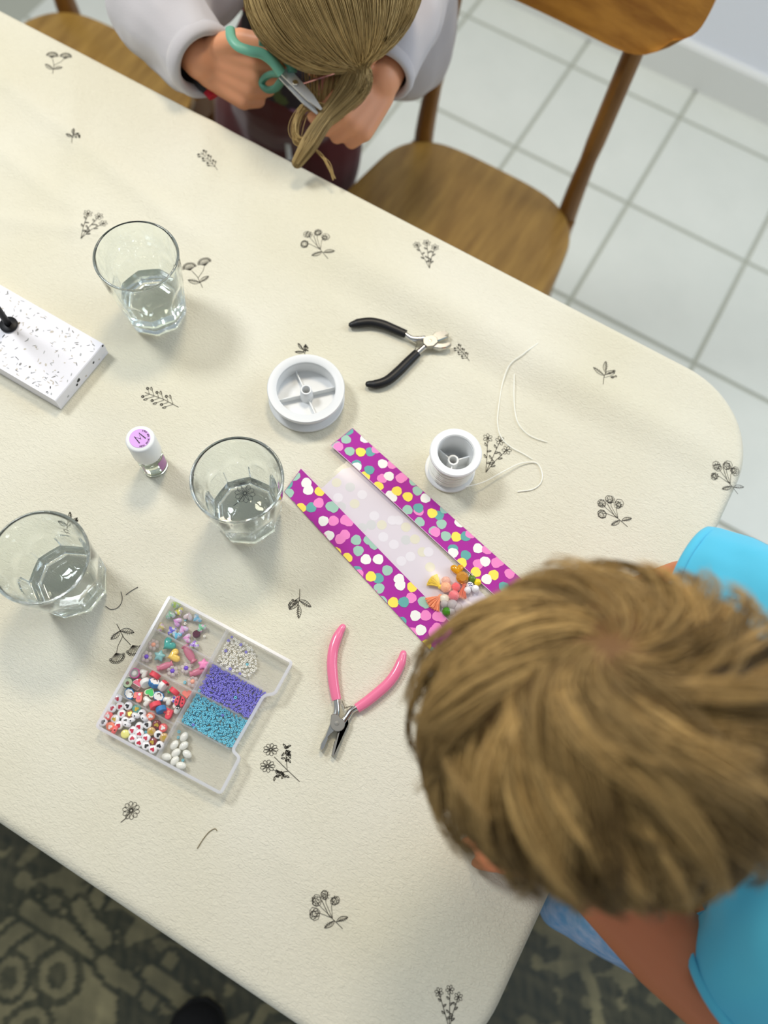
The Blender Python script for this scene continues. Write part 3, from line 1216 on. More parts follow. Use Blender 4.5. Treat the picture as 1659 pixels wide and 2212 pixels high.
# ---------------------------------------------------------------- nail polish bottle
M_CAP = mat('white_plastic', (240, 241, 238), 0.35, sss=0.0)
M_LILAC = mat('lilac_label', (214, 158, 226), 0.4)
M_PLUM = mat('plum_ink', (58, 22, 66), 0.5)
M_PLABEL = mat('mauve_label', (176, 120, 168), 0.4)
M_LACQ = glass_mat('clear_lacquer', (250, 250, 240), 1.42)
bh_ = 0.062
c = at(302, 947, T + bh_)
t = thing('nail_polish_bottle', 'small clear bottle with white cap and lilac round sticker lettered M', 'bottle', (c[0], c[1], T + 0.0005))
cx_, cy_ = c[0], c[1]
z0 = T + 0.0005
body = MB().lathe([(0.0, 0.0014), (0.009, 0.0012), (0.0112, 0.0), (0.0122, 0.0008), (0.0124, 0.003), (0.0124, 0.026), (0.0119, 0.0285), (0.010, 0.030), (0.0078, 0.031), (0.0078, 0.034), (0.0066, 0.034), (0.0066, 0.031), (0.0095, 0.028), (0.0109, 0.0255), (0.0109, 0.0045), (0.0098, 0.003), (0.0, 0.0028)], 40, (cx_, cy_, z0))
body.f = [f for f in body.f if len(f) == 4]
body.mi = [0] * len(body.f)
inst(clean(MB().add([(v[0] - cx_, v[1] - cy_, v[2] - z0) for v in body.v], body.f), 'bottle_body', M_GLASS), 'bottle_body', (0, 0, 0), parent=t)
lb = MB().lathe([(0.0, 0.00275), (0.0099, 0.00295), (0.01095, 0.0044), (0.01095, 0.021), (0.0, 0.021)], 40)
inst(clean(lb, 'lacquer', M_LACQ), 'lacquer', (0, 0, 0), parent=t)
MB().lathe([(0.0, 0.0325), (0.0123, 0.0325), (0.0128, 0.033), (0.0131, 0.0345), (0.0129, bh_ - 0.0022), (0.0123, bh_ - 0.0008), (0.0112, bh_ - 0.0001), (0.0, bh_)], 48, (cx_, cy_, z0 - 0.0005)).build('cap', M_CAP, t, smooth=60)
MB().lathe([(0.0, bh_ + 0.0), (0.0091, bh_ + 0.0), (0.0089, bh_ + 0.00022), (0.0, bh_ + 0.00022)], 40, (cx_, cy_, z0 - 0.0005)).build('sticker', M_LILAC, t)
ZS = z0 - 0.0005 + bh_ + 0.0004
# lettering lies along the photo's left-low to right-high slant: up direction of the M in the photo
upv = at(302 - 20, 947 - 20, T + bh_) - at(302, 947, T + bh_)
ang_m = math.atan2(upv[1], upv[0]) - PI / 2


def glyph_bars(mb, strokes, cx, cy, size, a, z, w):
    ca, sa = math.cos(a), math.sin(a)
    for st in strokes:
        mb.ribbon([(cx + size * (p[0] * ca - p[1] * sa), cy + size * (p[0] * sa + p[1] * ca)) for p in st], w, z)


GL = {'M': [[(-.42, -.5), (-.32, .5), (0, -.2), (.32, .5), (.42, -.5)]], 'A': [[(-.35, -.5), (0, .5), (.35, -.5)], [(-.2, -.12), (.2, -.12)]],
      'E': [[(.28, .5), (-.28, .5), (-.28, -.5), (.28, -.5)], [(-.28, 0), (.2, 0)]], 'G': [[(.3, .35), (0, .5), (-.32, .2), (-.32, -.2), (0, -.5), (.3, -.35), (.3, 0), (.05, 0)]],
      'S': [[(.28, .4), (0, .5), (-.28, .3), (-.2, .05), (.2, -.05), (.28, -.3), (0, -.5), (-.28, -.4)]], 'H': [[(-.3, -.5), (-.3, .5)], [(.3, -.5), (.3, .5)], [(-.3, 0), (.3, 0)]],
      'I': [[(0, -.5), (0, .5)]], 'N': [[(-.3, -.5), (-.3, .5), (.3, -.5), (.3, .5)]], 'T': [[(-.32, .5), (.32, .5)], [(0, .5), (0, -.5)]],
      'O': [[(.34 * math.cos(q), .5 * math.sin(q)) for q in np.linspace(0, 2 * PI, 14)]], 'P': [[(-.26, -.5), (-.26, .5), (.1, .5), (.28, .35), (.28, .15), (.1, 0), (-.26, 0)]],
      'C': [[(.3, .35), (0, .5), (-.32, .2), (-.32, -.2), (0, -.5), (.3, -.35)]]}
mb = MB()
glyph_bars(mb, GL['M'], cx_ - 0.0003, cy_ + 0.0003, 0.0080, ang_m, ZS, 0.00055)
txt = 'MEGA SHINE TOP COAT'
# the ring of small capitals reads along the side towards the photo's right, tops inward
out_dir = at(302 + 30, 947 + 2, T + bh_) - at(302, 947, T + bh_)
a_mid = math.atan2(out_dir[1], out_dir[0])
for k, ch in enumerate(txt):
    if ch == ' ':
        continue
    aa = a_mid + (k / (len(txt) - 1) - 0.5) * 2.75
    glyph_bars(mb, GL[ch], cx_ + 0.0078 * math.cos(aa), cy_ + 0.0078 * math.sin(aa), 0.0013, aa + PI / 2, ZS, 0.00017)
mb.build('cap_lettering', M_PLUM, t, smooth=0)
# labels wrapped round the glass
for (a0, a1, m_) in ((-0.55, 0.35, M_PLABEL), (-2.55, -2.3, mat('pale_label', (206, 192, 196), 0.4))):
    base = math.atan2(*(at(322, 1030, T) - at(302, 960, T))[[1, 0]])
    vv = []
    for q in range(13):
        aa = base + 1.0 + a0 + (a1 - a0) * q / 12 + (0 if m_ is M_PLABEL else 0.7)
        for z in (0.008, 0.026):
            vv.append((cx_ + 0.01252 * math.cos(aa), cy_ + 0.01252 * math.sin(aa), z0 + z))
    MB().add(vv, [(2 * q, 2 * q + 2, 2 * q + 3, 2 * q + 1) for q in range(12)]).build('side_label', m_, t)

# ---------------------------------------------------------------- big empty spool
M_SPOOL = mat('spool_white', (226, 227, 226), 0.42)
M_SPOOL2 = mat('spool_milk', (238, 239, 238), 0.38)
c = at(661, 838, T + 0.022)
t = thing('empty_spool', 'wide white plastic spool, empty, with four spokes around its hub', 'spool', (c[0], c[1], T + 0.0005))
C3 = (c[0], c[1], T + 0.0005)
ro = 0.0375
MB().lathe([(0.0285, 0.019), (0.0292, 0.0185), (0.0362, 0.0185), (ro, 0.0195), (ro, 0.021), (0.0368, 0.022), (0.0295, 0.022), (0.0285, 0.0212)], 72, C3, closed=True).build('top_flange', M_SPOOL, t)
MB().lathe([(0.0285, 0.0032), (0.0312, 0.0032), (0.0312, 0.0186), (0.0285, 0.0186)], 72, C3, closed=True).build('drum', M_SPOOL, t)
MB().lathe([(0.0, 0.0002), (0.004, 0.0), (0.0365, 0.0), (ro, 0.0009), (ro, 0.0024), (0.0366, 0.0034), (0.0, 0.0034)], 72, C3).build('bottom_flange', M_SPOOL, t)
MB().lathe([(0.0039, 0.0034), (0.0068, 0.0034), (0.0056, 0.018), (0.0052, 0.0185), (0.0040, 0.0185), (0.0038, 0.018)], 32, C3, closed=True).build('hub', M_SPOOL, t)
sd = at(745, 826, T) - at(600, 860, T)
a0 = math.atan2(sd[1], sd[0])
for k in range(4):
    a = a0 + PI / 2 * k + (0.12 if k % 2 else 0)
    Mr = Matrix.Translation(Vector(C3)) @ Matrix.Rotation(a, 4, 'Z')
    MB().box((0.0053, -0.0006, 0.0034), (0.0286, 0.0006, 0.0088 if k % 2 else 0.0105), M=Mr).build('spoke', M_SPOOL, t, smooth=0)

# ---------------------------------------------------------------- small spool of elastic
SH = 0.042
c = at(985, 977, T + SH)
t = thing('cord_spool', 'small white spool wound with clear elastic cord, its loose end trailing', 'spool', (c[0], c[1], T + 0.0005))
C3 = (c[0], c[1], T + 0.0005)
r1 = 0.0243
MB().lathe([(0.0168, SH - 0.006), (r1 - 0.001, SH - 0.004), (r1, SH - 0.003), (r1, SH - 0.001), (r1 - 0.001, SH), (0.0178, SH), (0.0168, SH - 0.001)], 64, C3, closed=True).build('top_flange', M_SPOOL2, t)
MB().lathe([(0.0, 0.0), (r1 - 0.001, 0.0), (r1, 0.001), (r1, 0.0028), (r1 - 0.001, 0.0038), (0.0, 0.0038)], 64, C3).build('bottom_flange', M_SPOOL2, t)
MB().lathe([(0.0162, 0.0038), (0.0176, 0.0038), (0.0176, SH - 0.004), (0.0166, SH - 0.004)], 64, C3, closed=True).build('core', M_SPOOL2, t)
MB().lathe([(0.0036, 0.0038), (0.0052, 0.0038), (0.0052, 0.024), (0.0036, 0.024)], 28, C3, closed=True).build('hub', M_SPOOL2, t)
for k in range(3):
    a = 0.85 + 2 * PI / 3 * k
    Mr = Matrix.Translation(Vector(C3)) @ Matrix.Rotation(a, 4, 'Z')
    MB().box((0.005, -0.0006, 0.0038), (0.0164, 0.0006, 0.0215), M=Mr).build('spoke', M_SPOOL2, t, smooth=0)
M_CORD = mat('elastic_cord', (250, 249, 238), 0.3)
mb = MB()
for lay, (rw, zz0, zz1) in enumerate(((0.0186, 0.006, SH - 0.0068), (0.0199, 0.006, SH - 0.0075), (0.0211, 0.0075, SH - 0.012))):
    turns = int((zz1 - zz0) / 0.0015)
    pts = []
    for q in range(turns * 20 + 1):
        a = 2 * PI * q / 20
        zz = zz0 + (zz1 - zz0) * q / (turns * 20) + 0.0007 * math.sin(a * 0.37 + lay)
        pts.append((c[0] + (rw + 0.0003 * math.sin(a * 0.61)) * math.cos(a), c[1] + (rw + 0.0003 * math.sin(a * 0.61)) * math.sin(a), C3[2] + zz))
    mb.tube(pts, 0.00085, 5)
mb.build('cord_winding', M_CORD, t)
a_out = at(1005, 1052, T + 0.012)
pp = [a_out] + [at(x, y, T + z) for x, y, z in ((1045, 1041, .008), (1090, 1017, .005), (1125, 1001, .003), (1158, 1000, .0012), (1171, 1021, .001), (1168, 1043, .001), (1150, 1057, .001), (1118, 1062, .001))]
MB().tube(spline(pp, 50), 0.00055, 6).build('cord_tail', M_CORD, t)
pp = [at(x, y, T + 0.0012 + float(cloth_h(*at(x, y, T)[:2]))) for x, y in ((1162, 741), (1132, 763), (1101, 788), (1085, 830), (1077, 880), (1075, 915), (1083, 945), (1104, 966), (1130, 980), (1150, 992))]
tag(MB().tube(spline(pp, 60), 0.0005, 6).build('loose_cord', M_CORD, origin=pp[4]), 'clear elastic cord end curving longest across the cloth toward the far edge', 'cord', 'loose ends of elastic cord')
pp = [at(x, y, T + 0.0012) for x, y in ((1111, 808), (1110, 850), (1113, 890), (1121, 917), (1140, 938), (1160, 948), (1182, 955))]
tag(MB().tube(spline(pp, 50), 0.00045, 6).build('loose_cord', M_CORD, origin=pp[3]), 'shorter clear elastic cord end lying inside the longer curve', 'cord', 'loose ends of elastic cord')

# thin threads dropped on the cloth
M_THREAD = mat('brown_thread', (120, 104, 66), 0.8)
M_THREAD2 = mat('grey_thread', (84, 82, 80), 0.8)
for pts, m_, lab in ((((426, 1833), (440, 1811), (452, 1797), (464, 1790), (469, 1795)), M_THREAD, 'short olive thread lying alone near the near table edge'),
                     (((228, 1309), (238, 1316), (252, 1314), (262, 1303), (264, 1290), (261, 1278)), M_THREAD2, 'curled dark thread lying between the left tumbler and the bead box'),
                     (((272, 1285), (284, 1276), (298, 1268)), M_THREAD2, 'straight bit of dark thread above the bead box corner')):
    pp = [at(x, y, T + 0.0006) for x, y in pts]
    tag(MB().tube(spline(pp, 20), 0.0003, 5).build('thread', m_, origin=pp[1]), lab, 'thread', 'stray threads on the cloth')

# ---------------------------------------------------------------- pliers
M_STEEL = mat('polished_steel', (206, 204, 198), 0.16, metal=1.0)
M_STEEL2 = mat('brushed_steel', (168, 166, 160), 0.38, metal=1.0)
M_PINK = mat('pink_vinyl', (240, 122, 158), 0.22, coat=0.5)
M_GRIP = mat('black_vinyl', (14, 14, 16), 0.42)


def pliers(label, group, grips, necks, jaws, plate, springs, mgrip, mjaw, gw, z):
    """grips: pixel paths; necks: pixel paths; jaws: pixel polygons; plate: pixel polygon of the joint"""
    base = at(*plate[0], T)
    t = thing('pliers', label, 'pliers', (base[0], base[1], T + 0.0006), group)
    for k, path in enumerate(grips):
        pp = spline([at(x, y, T + z) for x, y in path], 26)
        rad = [gw * (0.72 + 0.28 * min(1, q / 4)) if q < 4 else gw * (1 + 0.12 * math.sin(PI * q / 26)) for q in range(27)]
        # rounded end
        d = (pp[0] - pp[1]) / np.linalg.norm(pp[0] - pp[1])
        pp = [pp[0] + d * gw * 0.62, pp[0] + d * gw * 0.45] + list(pp)
        rad = [gw * 0.2, gw * 0.52] + rad
        MB().tube(pp, rad, 14, flat=0.82).build('grip', mgrip, t)
    for k, path in enumerate(necks):
        pp = spline([at(x, y, T + z) for x, y in path], 12)
        MB().tube(pp, [gw * (0.6 + 0.18 * q / 12) for q in range(13)], 10, flat=0.9).build('handle_neck', M_STEEL, t)
    for k, poly in enumerate(jaws):
        zt = z + (0.0030 if k == 0 else 0.0022)
        MB().prism([at(x, y, T + zt)[:2] for x, y in poly], T + 0.0016, T + zt, bevel=0.0012).build('jaw', mjaw[k], t, smooth=25)
    MB().prism([at(x, y, T + z + 0.0042)[:2] for x, y in plate], T + z - 0.001, T + z + 0.0044, bevel=0.0005).build('joint', M_STEEL2, t, smooth=30)
    cpl = np.mean([at(x, y, T + z + 0.0042) for x, y in plate], axis=0)
    MB().lathe([(0.0, 0), (0.0021, 0), (0.0019, 0.0004), (0.0, 0.0005)], 20, (cpl[0], cpl[1], T + z + 0.0043)).build('rivet', M_STEEL2, t)
    for k, path in enumerate(springs):
        pp = spline([at(x, y, T + z) for x, y in path], 10)
        MB().tube(pp, 0.0006, 6, flat=2.5).build('spring', M_STEEL, t)
    return t


def circ(cx, cy, r, a0=0, a1=360, n=12):
    return [(cx + r * math.cos(math.radians(a0 + (a1 - a0) * k / n)), cy + r * math.sin(math.radians(a0 + (a1 - a0) * k / n))) for k in range(n + 1)]


def crop4(pts):
    return [(640 + x / 5.53, 1320 + y / 5.53) for x, y in pts]


pliers('pink handled pliers lying open beside the bead box', 'jewellery pliers on the cloth',
       [crop4([(556, 190), (500, 290), (447, 440), (428, 590), (432, 720), (446, 860), (466, 980), (483, 1062)]),
        crop4([(1280, 505), (1255, 600), (1190, 740), (1100, 860), (980, 970), (850, 1075), (775, 1128), (722, 1163)])],
       [crop4([(472, 1030), (480, 1100), (484, 1180), (470, 1260)]), crop4([(750, 1140), (660, 1190), (610, 1260), (560, 1330)])],
       [crop4([(408, 1335), (330, 1500), (290, 1590), (278, 1648), (300, 1682), (326, 1650), (385, 1540), (372, 1520), (420, 1450), (450, 1430), (470, 1400), (440, 1350)]),
        crop4([(582, 1400), (560, 1500), (520, 1600), (470, 1720), (440, 1752), (418, 1725), (428, 1680), (452, 1560), (466, 1555), (486, 1450), (500, 1440), (560, 1360), (610, 1385), (634, 1330), (620, 1260), (595, 1240), (560, 1270)])],
       crop4(circ(494, 1350, 90, -40, 200, 10) + [(410, 1300), (415, 1240), (440, 1228), (500, 1235), (520, 1270)]),
       [crop4([(548, 1070), (565, 1110), (580, 1160)]), crop4([(670, 1130), (620, 1145), (572, 1162)])], M_PINK, [M_STEEL, M_STEEL2], 0.0042, 0.0046)


def crop5(pts):
    return [(560 + x / 2.592, 640 + y / 2.592) for x, y in pts]


pliers('black handled pliers lying open near the wide empty spool', 'jewellery pliers on the cloth',
       [crop5([(516, 160), (560, 150), (625, 145), (690, 158), (750, 182), (820, 212)]),
        crop5([(610, 492), (660, 492), (720, 470), (780, 420), (830, 370), (884, 318)])],
       [crop5([(812, 208), (850, 235), (890, 240), (930, 238)]), crop5([(880, 322), (905, 300), (935, 275), (960, 260)])],
       [crop5([(960, 225), (985, 198), (1045, 188), (1064, 206), (1040, 222), (1060, 226), (1010, 246), (985, 252)]),
        crop5([(955, 268), (985, 262), (1030, 262), (1072, 256), (1076, 268), (1050, 286), (1010, 292), (975, 284)])],
       crop5([(918, 232), (935, 222), (975, 216), (996, 232), (1000, 256), (975, 278), (940, 282), (918, 262)]),
       [crop5([(822, 222), (850, 248), (880, 264)]), crop5([(884, 264), (876, 290), (868, 312)])], M_GRIP, [M_STEEL, M_STEEL], 0.0046, 0.0050)

# ---------------------------------------------------------------- purple confetti bag
M_PURPLE = mat('purple_paper', (172, 44, 154), 0.6, spec=0.25)
M_BAGIN = mat('bag_inside', (226, 216, 222), 0.5)
M_EDGE = mat('paper_edge', (236, 200, 226), 0.6)
DOTM = {'W': mat('dot_white', (242, 240, 232), 0.5), 'Y': mat('dot_yellow', (250, 226, 86), 0.5), 'P': mat('dot_pink', (244, 136, 198), 0.5),
        'T': mat('dot_teal', (94, 168, 162), 0.5), 'S': mat('dot_sage', (160, 198, 178), 0.5)}
DOTK = list(DOTM)
M_FILM = film_mat('bag_film', (244, 240, 244), 0.93, 0.22, 0.02)


def cropb(x, y):
    return 600 + x / 3.072, 900 + y / 3.072


bag0 = at(860, 1160, T)
bag = thing('confetti_bag', 'purple paper gift bag printed with confetti dots, clear window of beads', 'bag', (bag0[0], bag0[1], T + 0.0006))


def strip_surface(a, b, c, d, hi, n=24, m=8):
    """paper strip between the long edges a-b (lying on the cloth) and d-c (standing slightly off); returns point function"""
    A, B, C_, D = [np.array(at(*p, T)[:2]) for p in (a, b, c, d)]

    def f(s, u):
        p = (A * (1 - s) + B * s) * (1 - u) + (D * (1 - s) + C_ * s) * u
        z = 0.0011 + hi * (u ** 1.5) * (0.75 + 0.25 * math.sin(5 * s + 1)) + 0.0006 * math.sin(9 * s) * u
        return np.array([p[0], p[1], T + z])
    return f, (A, B, C_, D)


STR = {}
LS = strip_surface(cropb(42, 500), cropb(1230, 1790), cropb(1290, 1520), cropb(155, 355), 0.0030)
RS = strip_surface(cropb(495, 78), cropb(1930, 1360), cropb(1840, 1560), cropb(352, 205), 0.0042)
for key, (f, corners) in (('L', LS), ('R', RS)):
    n, m = 60, 10
    vv, ff = [], []
    for side in (0, 1):
        for i_ in range(n + 1):
            for j_ in range(m + 1):
                p = f(i_ / n, j_ / m)
                # clipped corner of the right strip, rounded lower edge of the left one
                vv.append((p[0], p[1], p[2] + (0.0 if side else -0.0003)))
    K = (n + 1) * (m + 1)
    for i_ in range(n):
        for j_ in range(m):
            q = i_ * (m + 1) + j_
            ff.append((K + q, K + q + m + 1, K + q + m + 2, K + q + 1))
            ff.append((q, q + 1, q + m + 2, q + m + 1))
    bd = [j_ for j_ in range(m + 1)] + [i_ * (m + 1) + m for i_ in range(1, n + 1)] + [n * (m + 1) + j_ for j_ in range(m - 1, -1, -1)] + [i_ * (m + 1) for i_ in range(n - 1, 0, -1)]
    for q in range(len(bd)):
        a_, b_ = bd[q], bd[(q + 1) % len(bd)]
        ff.append((a_, b_, K + b_, K + a_))
    mb = MB().add(vv, ff)
    me = mb.mesh('side_strip', M_PURPLE, wloc(bag), 60)
    bm = bmesh.new()
    bm.from_mesh(me)
    bmesh.ops.recalc_face_normals(bm, faces=bm.faces)
    bm.to_mesh(me)
    bm.free()
    STR[key] = inst(me, 'side_strip', (0, 0, 0), parent=bag)
    # bright cut edge of the paper along the window
    ed = MB()
    ed.tube([f(i_ / n, 1.0) for i_ in range(n + 1)], 0.00032, 5)
    ed.build('cut_edge', M_EDGE, STR[key])

DOTS = {'L': 'S115,395 W190,443 W203,490 Y280,500 T66,445 S72,507 S88,595 Y153,605 T222,603 P272,575 S352,600 S372,608 W303,692 P370,693 P448,690 P470,700 T207,738 P290,805 W340,788 P414,812 P445,785 S520,820 S605,820 S640,850 S535,890 Y385,897 Y460,937 W585,947 W667,947 P535,1045 T525,1023 S727,1020 T668,1072 Y618,1060 W805,1078 W813,1118 S673,1138 Y893,1130 P885,1203 S692,1225 Y767,1232 T836,1230 S965,1228 S985,1238 W914,1320 P982,1320 P1060,1325 P1085,1330 T820,1362 P895,1432 W950,1415 P1035,1430 P1055,1405 Y985,1515 P635,1175 T1010,1560',
        'R': 'T468,92 S453,153 S392,198 P403,206 S477,235 Y550,237 T615,233 P655,213 W580,143 T523,325 W523,343 T607,360 W697,312 P760,315 Y578,405 P692,415 W738,397 P815,410 P830,400 Y667,470 W745,530 W758,542 Y790,497 Y862,533 S928,490 S905,425 W980,540 S860,623 P935,628 T933,608 T1070,653 Y1025,640 S1110,610 S940,703 S1035,762 P1045,768 S1087,712 S1115,793 Y1185,797 T1247,793 P1280,775 W1208,700 T1163,880 W1163,905 T1247,920 W1330,873 P1390,880 Y1220,972 P1330,978 W1377,960 P1450,970 P1470,960 Y1313,1033 W1385,1080 Y1433,1050 P1540,1040 T1500,1130 W1600,1150 P1500,1200'}
for key, (f, (A, B, C_, D)) in (('L', LS), ('R', RS)):
    mb = MB()
    for lay, tok in enumerate(DOTS[key].split()):
        col = DOTK.index(tok[0])
        x, y = (float(q) for q in tok[1:].split(','))
        c = at(*cropb(x, y), T + 0.002)[:2]
        # solve for (s,u) on the strip
        s_, u_ = 0.5, 0.5
        for _ in range(12):
            p = f(s_, u_)[:2]
            e = 1e-4
            J = np.column_stack([(f(s_ + e, u_)[:2] - p) / e, (f(s_, u_ + e)[:2] - p) / e])
            ds = np.linalg.solve(J, c - p)
            s_, u_ = s_ + ds[0], u_ + ds[1]
        Js = np.linalg.inv(J)
        nseg = 20
        vv = []
        s0, u0 = min(max(s_, 0.004), 0.996), min(max(u_, 0.02), 0.98)

        def up_pt(s, u, k):
            q = f(s, u)
            return (q[0], q[1], q[2] + 0.00010 + 0.00004 * (lay % 6))
        vv.append(up_pt(s0, u0, 0))
        for ringk in (0.5, 1.0):
            for q in range(nseg):
                a = 2 * PI * q / nseg
                rr_ = 0.0049 * ringk * (1 + (0.05 * math.sin(3 * a + lay) + 0.03 * math.sin(7 * a + 2 * lay) if ringk == 1 else 0))
                d_ = Js @ np.array([rr_ * math.cos(a), rr_ * math.sin(a)])
                vv.append(up_pt(min(max(s_ + d_[0], 0.002), 0.998), min(max(u_ + d_[1], 0.006), 0.994), 0))
        ff = [(0, 1 + q, 1 + (q + 1) % nseg) for q in range(nseg)]
        ff += [(1 + q, 1 + nseg + q, 1 + nseg + (q + 1) % nseg, 1 + (q + 1) % nseg) for q in range(nseg)]
        mb.add(vv, ff, col)
    mb.build('confetti_print', [DOTM[q] for q in DOTK], STR[key], smooth=0)

# back panel seen through the window, with the pale show-through of the print
bp_ = [at(*cropb(*p), T)[:2] for p in ((300, 470), (430, 350), (520, 330), (1780, 1600), (1400, 1760), (200, 520))]
MB().prism(bp_, T + 0.0005, T + 0.0008).build('back_panel', M_BAGIN, bag, smooth=0)
M_FAINT = [mat('faint_sage', (214, 214, 212), 0.5), mat('faint_yellow', (230, 224, 200), 0.5), mat('faint_white', (236, 230, 234), 0.5)]
mb = MB()
for k, (x, y, m_) in enumerate(((390, 440, 1), (480, 470, 0), (400, 540, 2), (420, 600, 0), (510, 580, 1), (560, 520, 2), (560, 740, 0), (690, 720, 1), (760, 690, 2), (640, 660, 2), (800, 690, 2), (850, 735, 1), (700, 800, 2), (770, 850, 2), (910, 815, 1), (850, 820, 0), (960, 900, 1), (1000, 900, 2), (820, 960, 2), (1010, 1000, 1), (620, 720, 0), (880, 930, 2))):
    c = at(*cropb(x, y), T)[:2]
    mb.disc(c, 0.0047, T + 0.00086 + 0.00002 * (k % 3), mi=m_)
mb.build('show_through', M_FAINT, bag, smooth=0)
# clear window film bridging the two strips, slightly rippled
f1, f2 = LS[0], RS[0]
n, m = 40, 10
vv, ff = [], []
for i_ in range(n + 1):
    s = i_ / n
    a_, b_ = f1(0.10 + 0.9 * s, 0.97), f2(0.08 + 0.92 * s, 0.97)
    for j_ in range(m + 1):
        u = j_ / m
        p = a_ * (1 - u) + b_ * u
        bump_ = 0.0125 * math.exp(-((s - 0.84) / 0.2) ** 2) * math.sin(PI * u) + 0.0010 * math.sin(PI * u) + 0.0004 * math.sin(14 * s + 3 * u) * math.sin(PI * u)
        vv.append((p[0], p[1], p[2] - 0.0004 + bump_))
for i_ in range(n):
    for j_ in range(m):
        q = i_ * (m + 1) + j_
        ff.append((q, q + m + 1, q + m + 2, q + 1))
MB().add(vv, ff).build('window_film', M_FILM, bag, smooth=60)
# ================================================================ bead box and beads
RIMZ = 0.0145
BC = [at(*p, T + RIMZ)[:2] for p in ((366, 1287), (632, 1430), (477, 1715), (207, 1570))]


def bxy(u, v):
    return (BC[0] * (1 - u) + BC[1] * u) * (1 - v) + (BC[3] * (1 - u) + BC[2] * u) * v


M_BASE = film_mat('clear_styrene', (250, 250, 250), 0.95, 0.12, 0.03)
M_WALLP = film_mat('milky_styrene', (250, 250, 253), 0.74, 0.12, 0.03)
M_RIMP = film_mat('frosted_rim', (250, 250, 254), 0.40, 0.2, 0.05)
M_LID = film_mat('lid_film', (246, 246, 248), 0.968, 0.06, 0.02)
bc = bxy(0.5, 0.5)
boxt = thing('bead_box', 'flat clear plastic bead organiser with eight compartments and a notched side', 'box', (bc[0], bc[1], T + 0.0006))
ZB = T + 0.0006
outl = [at(*p, T + RIMZ)[:2] for p in ((366, 1287), (632, 1430), (594, 1499), (570, 1503), (503, 1621), (519, 1636), (477, 1715), (207, 1570))]


def round_poly(P, r, n=4):
    out = []
    m = len(P)
    for i_ in range(m):
        p0, p1, p2 = P[i_ - 1], P[i_], P[(i_ + 1) % m]
        a = (p0 - p1) / np.linalg.norm(p0 - p1)
        b = (p2 - p1) / np.linalg.norm(p2 - p1)
        rr_ = min(r, 0.4 * np.linalg.norm(p0 - p1), 0.4 * np.linalg.norm(p2 - p1))
        for k in range(n + 1):
            t = k / n
            out.append(p1 + a * rr_ * (1 - t) ** 2 + b * rr_ * t ** 2)
    return out


def inset(P, d):
    P = [np.array(p) for p in P]
    ar = sum(P[i_][0] * P[(i_ + 1) % len(P)][1] - P[(i_ + 1) % len(P)][0] * P[i_][1] for i_ in range(len(P)))
    sg = 1 if ar > 0 else -1
    res = []
    for i_ in range(len(P)):
        t = P[(i_ + 1) % len(P)] - P[i_ - 1]
        t = t / (np.linalg.norm(t) + 1e-12)
        res.append(P[i_] + sg * np.array([-t[1], t[0]]) * d)
    return res


RO = round_poly(outl, 0.003)
RI = inset(RO, 0.0013)
base = MB()
n = len(RO)
base.add([(p[0], p[1], ZB + 0.0009) for p in RO], [tuple(range(n))])
base.add([(p[0], p[1], ZB) for p in RO], [tuple(range(n))[::-1]])
base.add([(p[0], p[1], ZB) for p in RO] + [(p[0], p[1], ZB + 0.0009) for p in RO], [(i_, (i_ + 1) % n, n + (i_ + 1) % n, n + i_) for i_ in range(n)])
base.build('base', M_BASE, boxt, smooth=30)
wb = MB()
vv = [(p[0], p[1], ZB + 0.0009) for p in RO] + [(p[0], p[1], ZB + 0.0128) for p in RO] + [(p[0], p[1], ZB + 0.0128) for p in RI] + [(p[0], p[1], ZB + 0.0009) for p in RI]
ff = []
for i_ in range(n):
    j_ = (i_ + 1) % n
    for k in range(3):
        ff.append((k * n + i_, k * n + j_, (k + 1) * n + j_, (k + 1) * n + i_))
wb.add(vv, ff).build('outer_wall', M_WALLP, boxt, smooth=30)
RO2, RI2 = inset(RO, -0.0008), inset(RO, 0.0016)
rm = MB()
vv = [(p[0], p[1], ZB + 0.0122) for p in RO2] + [(p[0], p[1], ZB + 0.0142) for p in RO2] + [(p[0], p[1], ZB + 0.0146) for p in RI2] + [(p[0], p[1], ZB + 0.0136) for p in RI2]
ff = []
for i_ in range(n):
    j_ = (i_ + 1) % n
    for k in range(4):
        k2 = (k + 1) % 4
        ff.append((k * n + i_, k * n + j_, k2 * n + j_, k2 * n + i_))
rm.add(vv, ff).build('lid_rim', M_RIMP, boxt, smooth=30)
lidm = MB()
lidm.add([(p[0], p[1], ZB + 0.0141) for p in RI2], [tuple(range(n))])
lidm.build('lid', M_LID, boxt, smooth=0)
# dividers: one along v, three across
UM = 0.478


def wall_between(a, b, name):
    a, b = np.array(a), np.array(b)
    t = (b - a) / np.linalg.norm(b - a)
    nn = np.array([-t[1], t[0]]) * 0.0006
    MB().prism([a + nn, b + nn, b - nn, a - nn], ZB + 0.0009, ZB + 0.0125).build(name, M_WALLP, boxt, smooth=0)


wall_between(bxy(UM, 0.012), bxy(UM, 0.988), 'divider')
for v in (0.25, 0.5, 0.75):
    wall_between(bxy(0.01, v), bxy(UM - 0.006, v), 'divider')
for v, ue in ((0.262, 0.90), (0.492, 0.845), (0.722, 0.90)):
    wall_between(bxy(UM + 0.006, v), bxy(ue, v), 'divider')

# ---- seed beads
M_SEEDP = mat('seed_violet', (140, 132, 228), 0.35)
M_SEEDT = mat('seed_turquoise', (118, 210, 232), 0.35)
M_SEEDW = mat('seed_white', (246, 243, 232), 0.35)
SEED = {}
for k, m_ in (('P', M_SEEDP), ('T', M_SEEDT), ('W', M_SEEDW)):
    SEED[k] = MB().torus((0, 0, 0), 0.00086, 0.00044, 12, 6, zscale=1.35).mesh('seed_bead', m_, smooth=180)


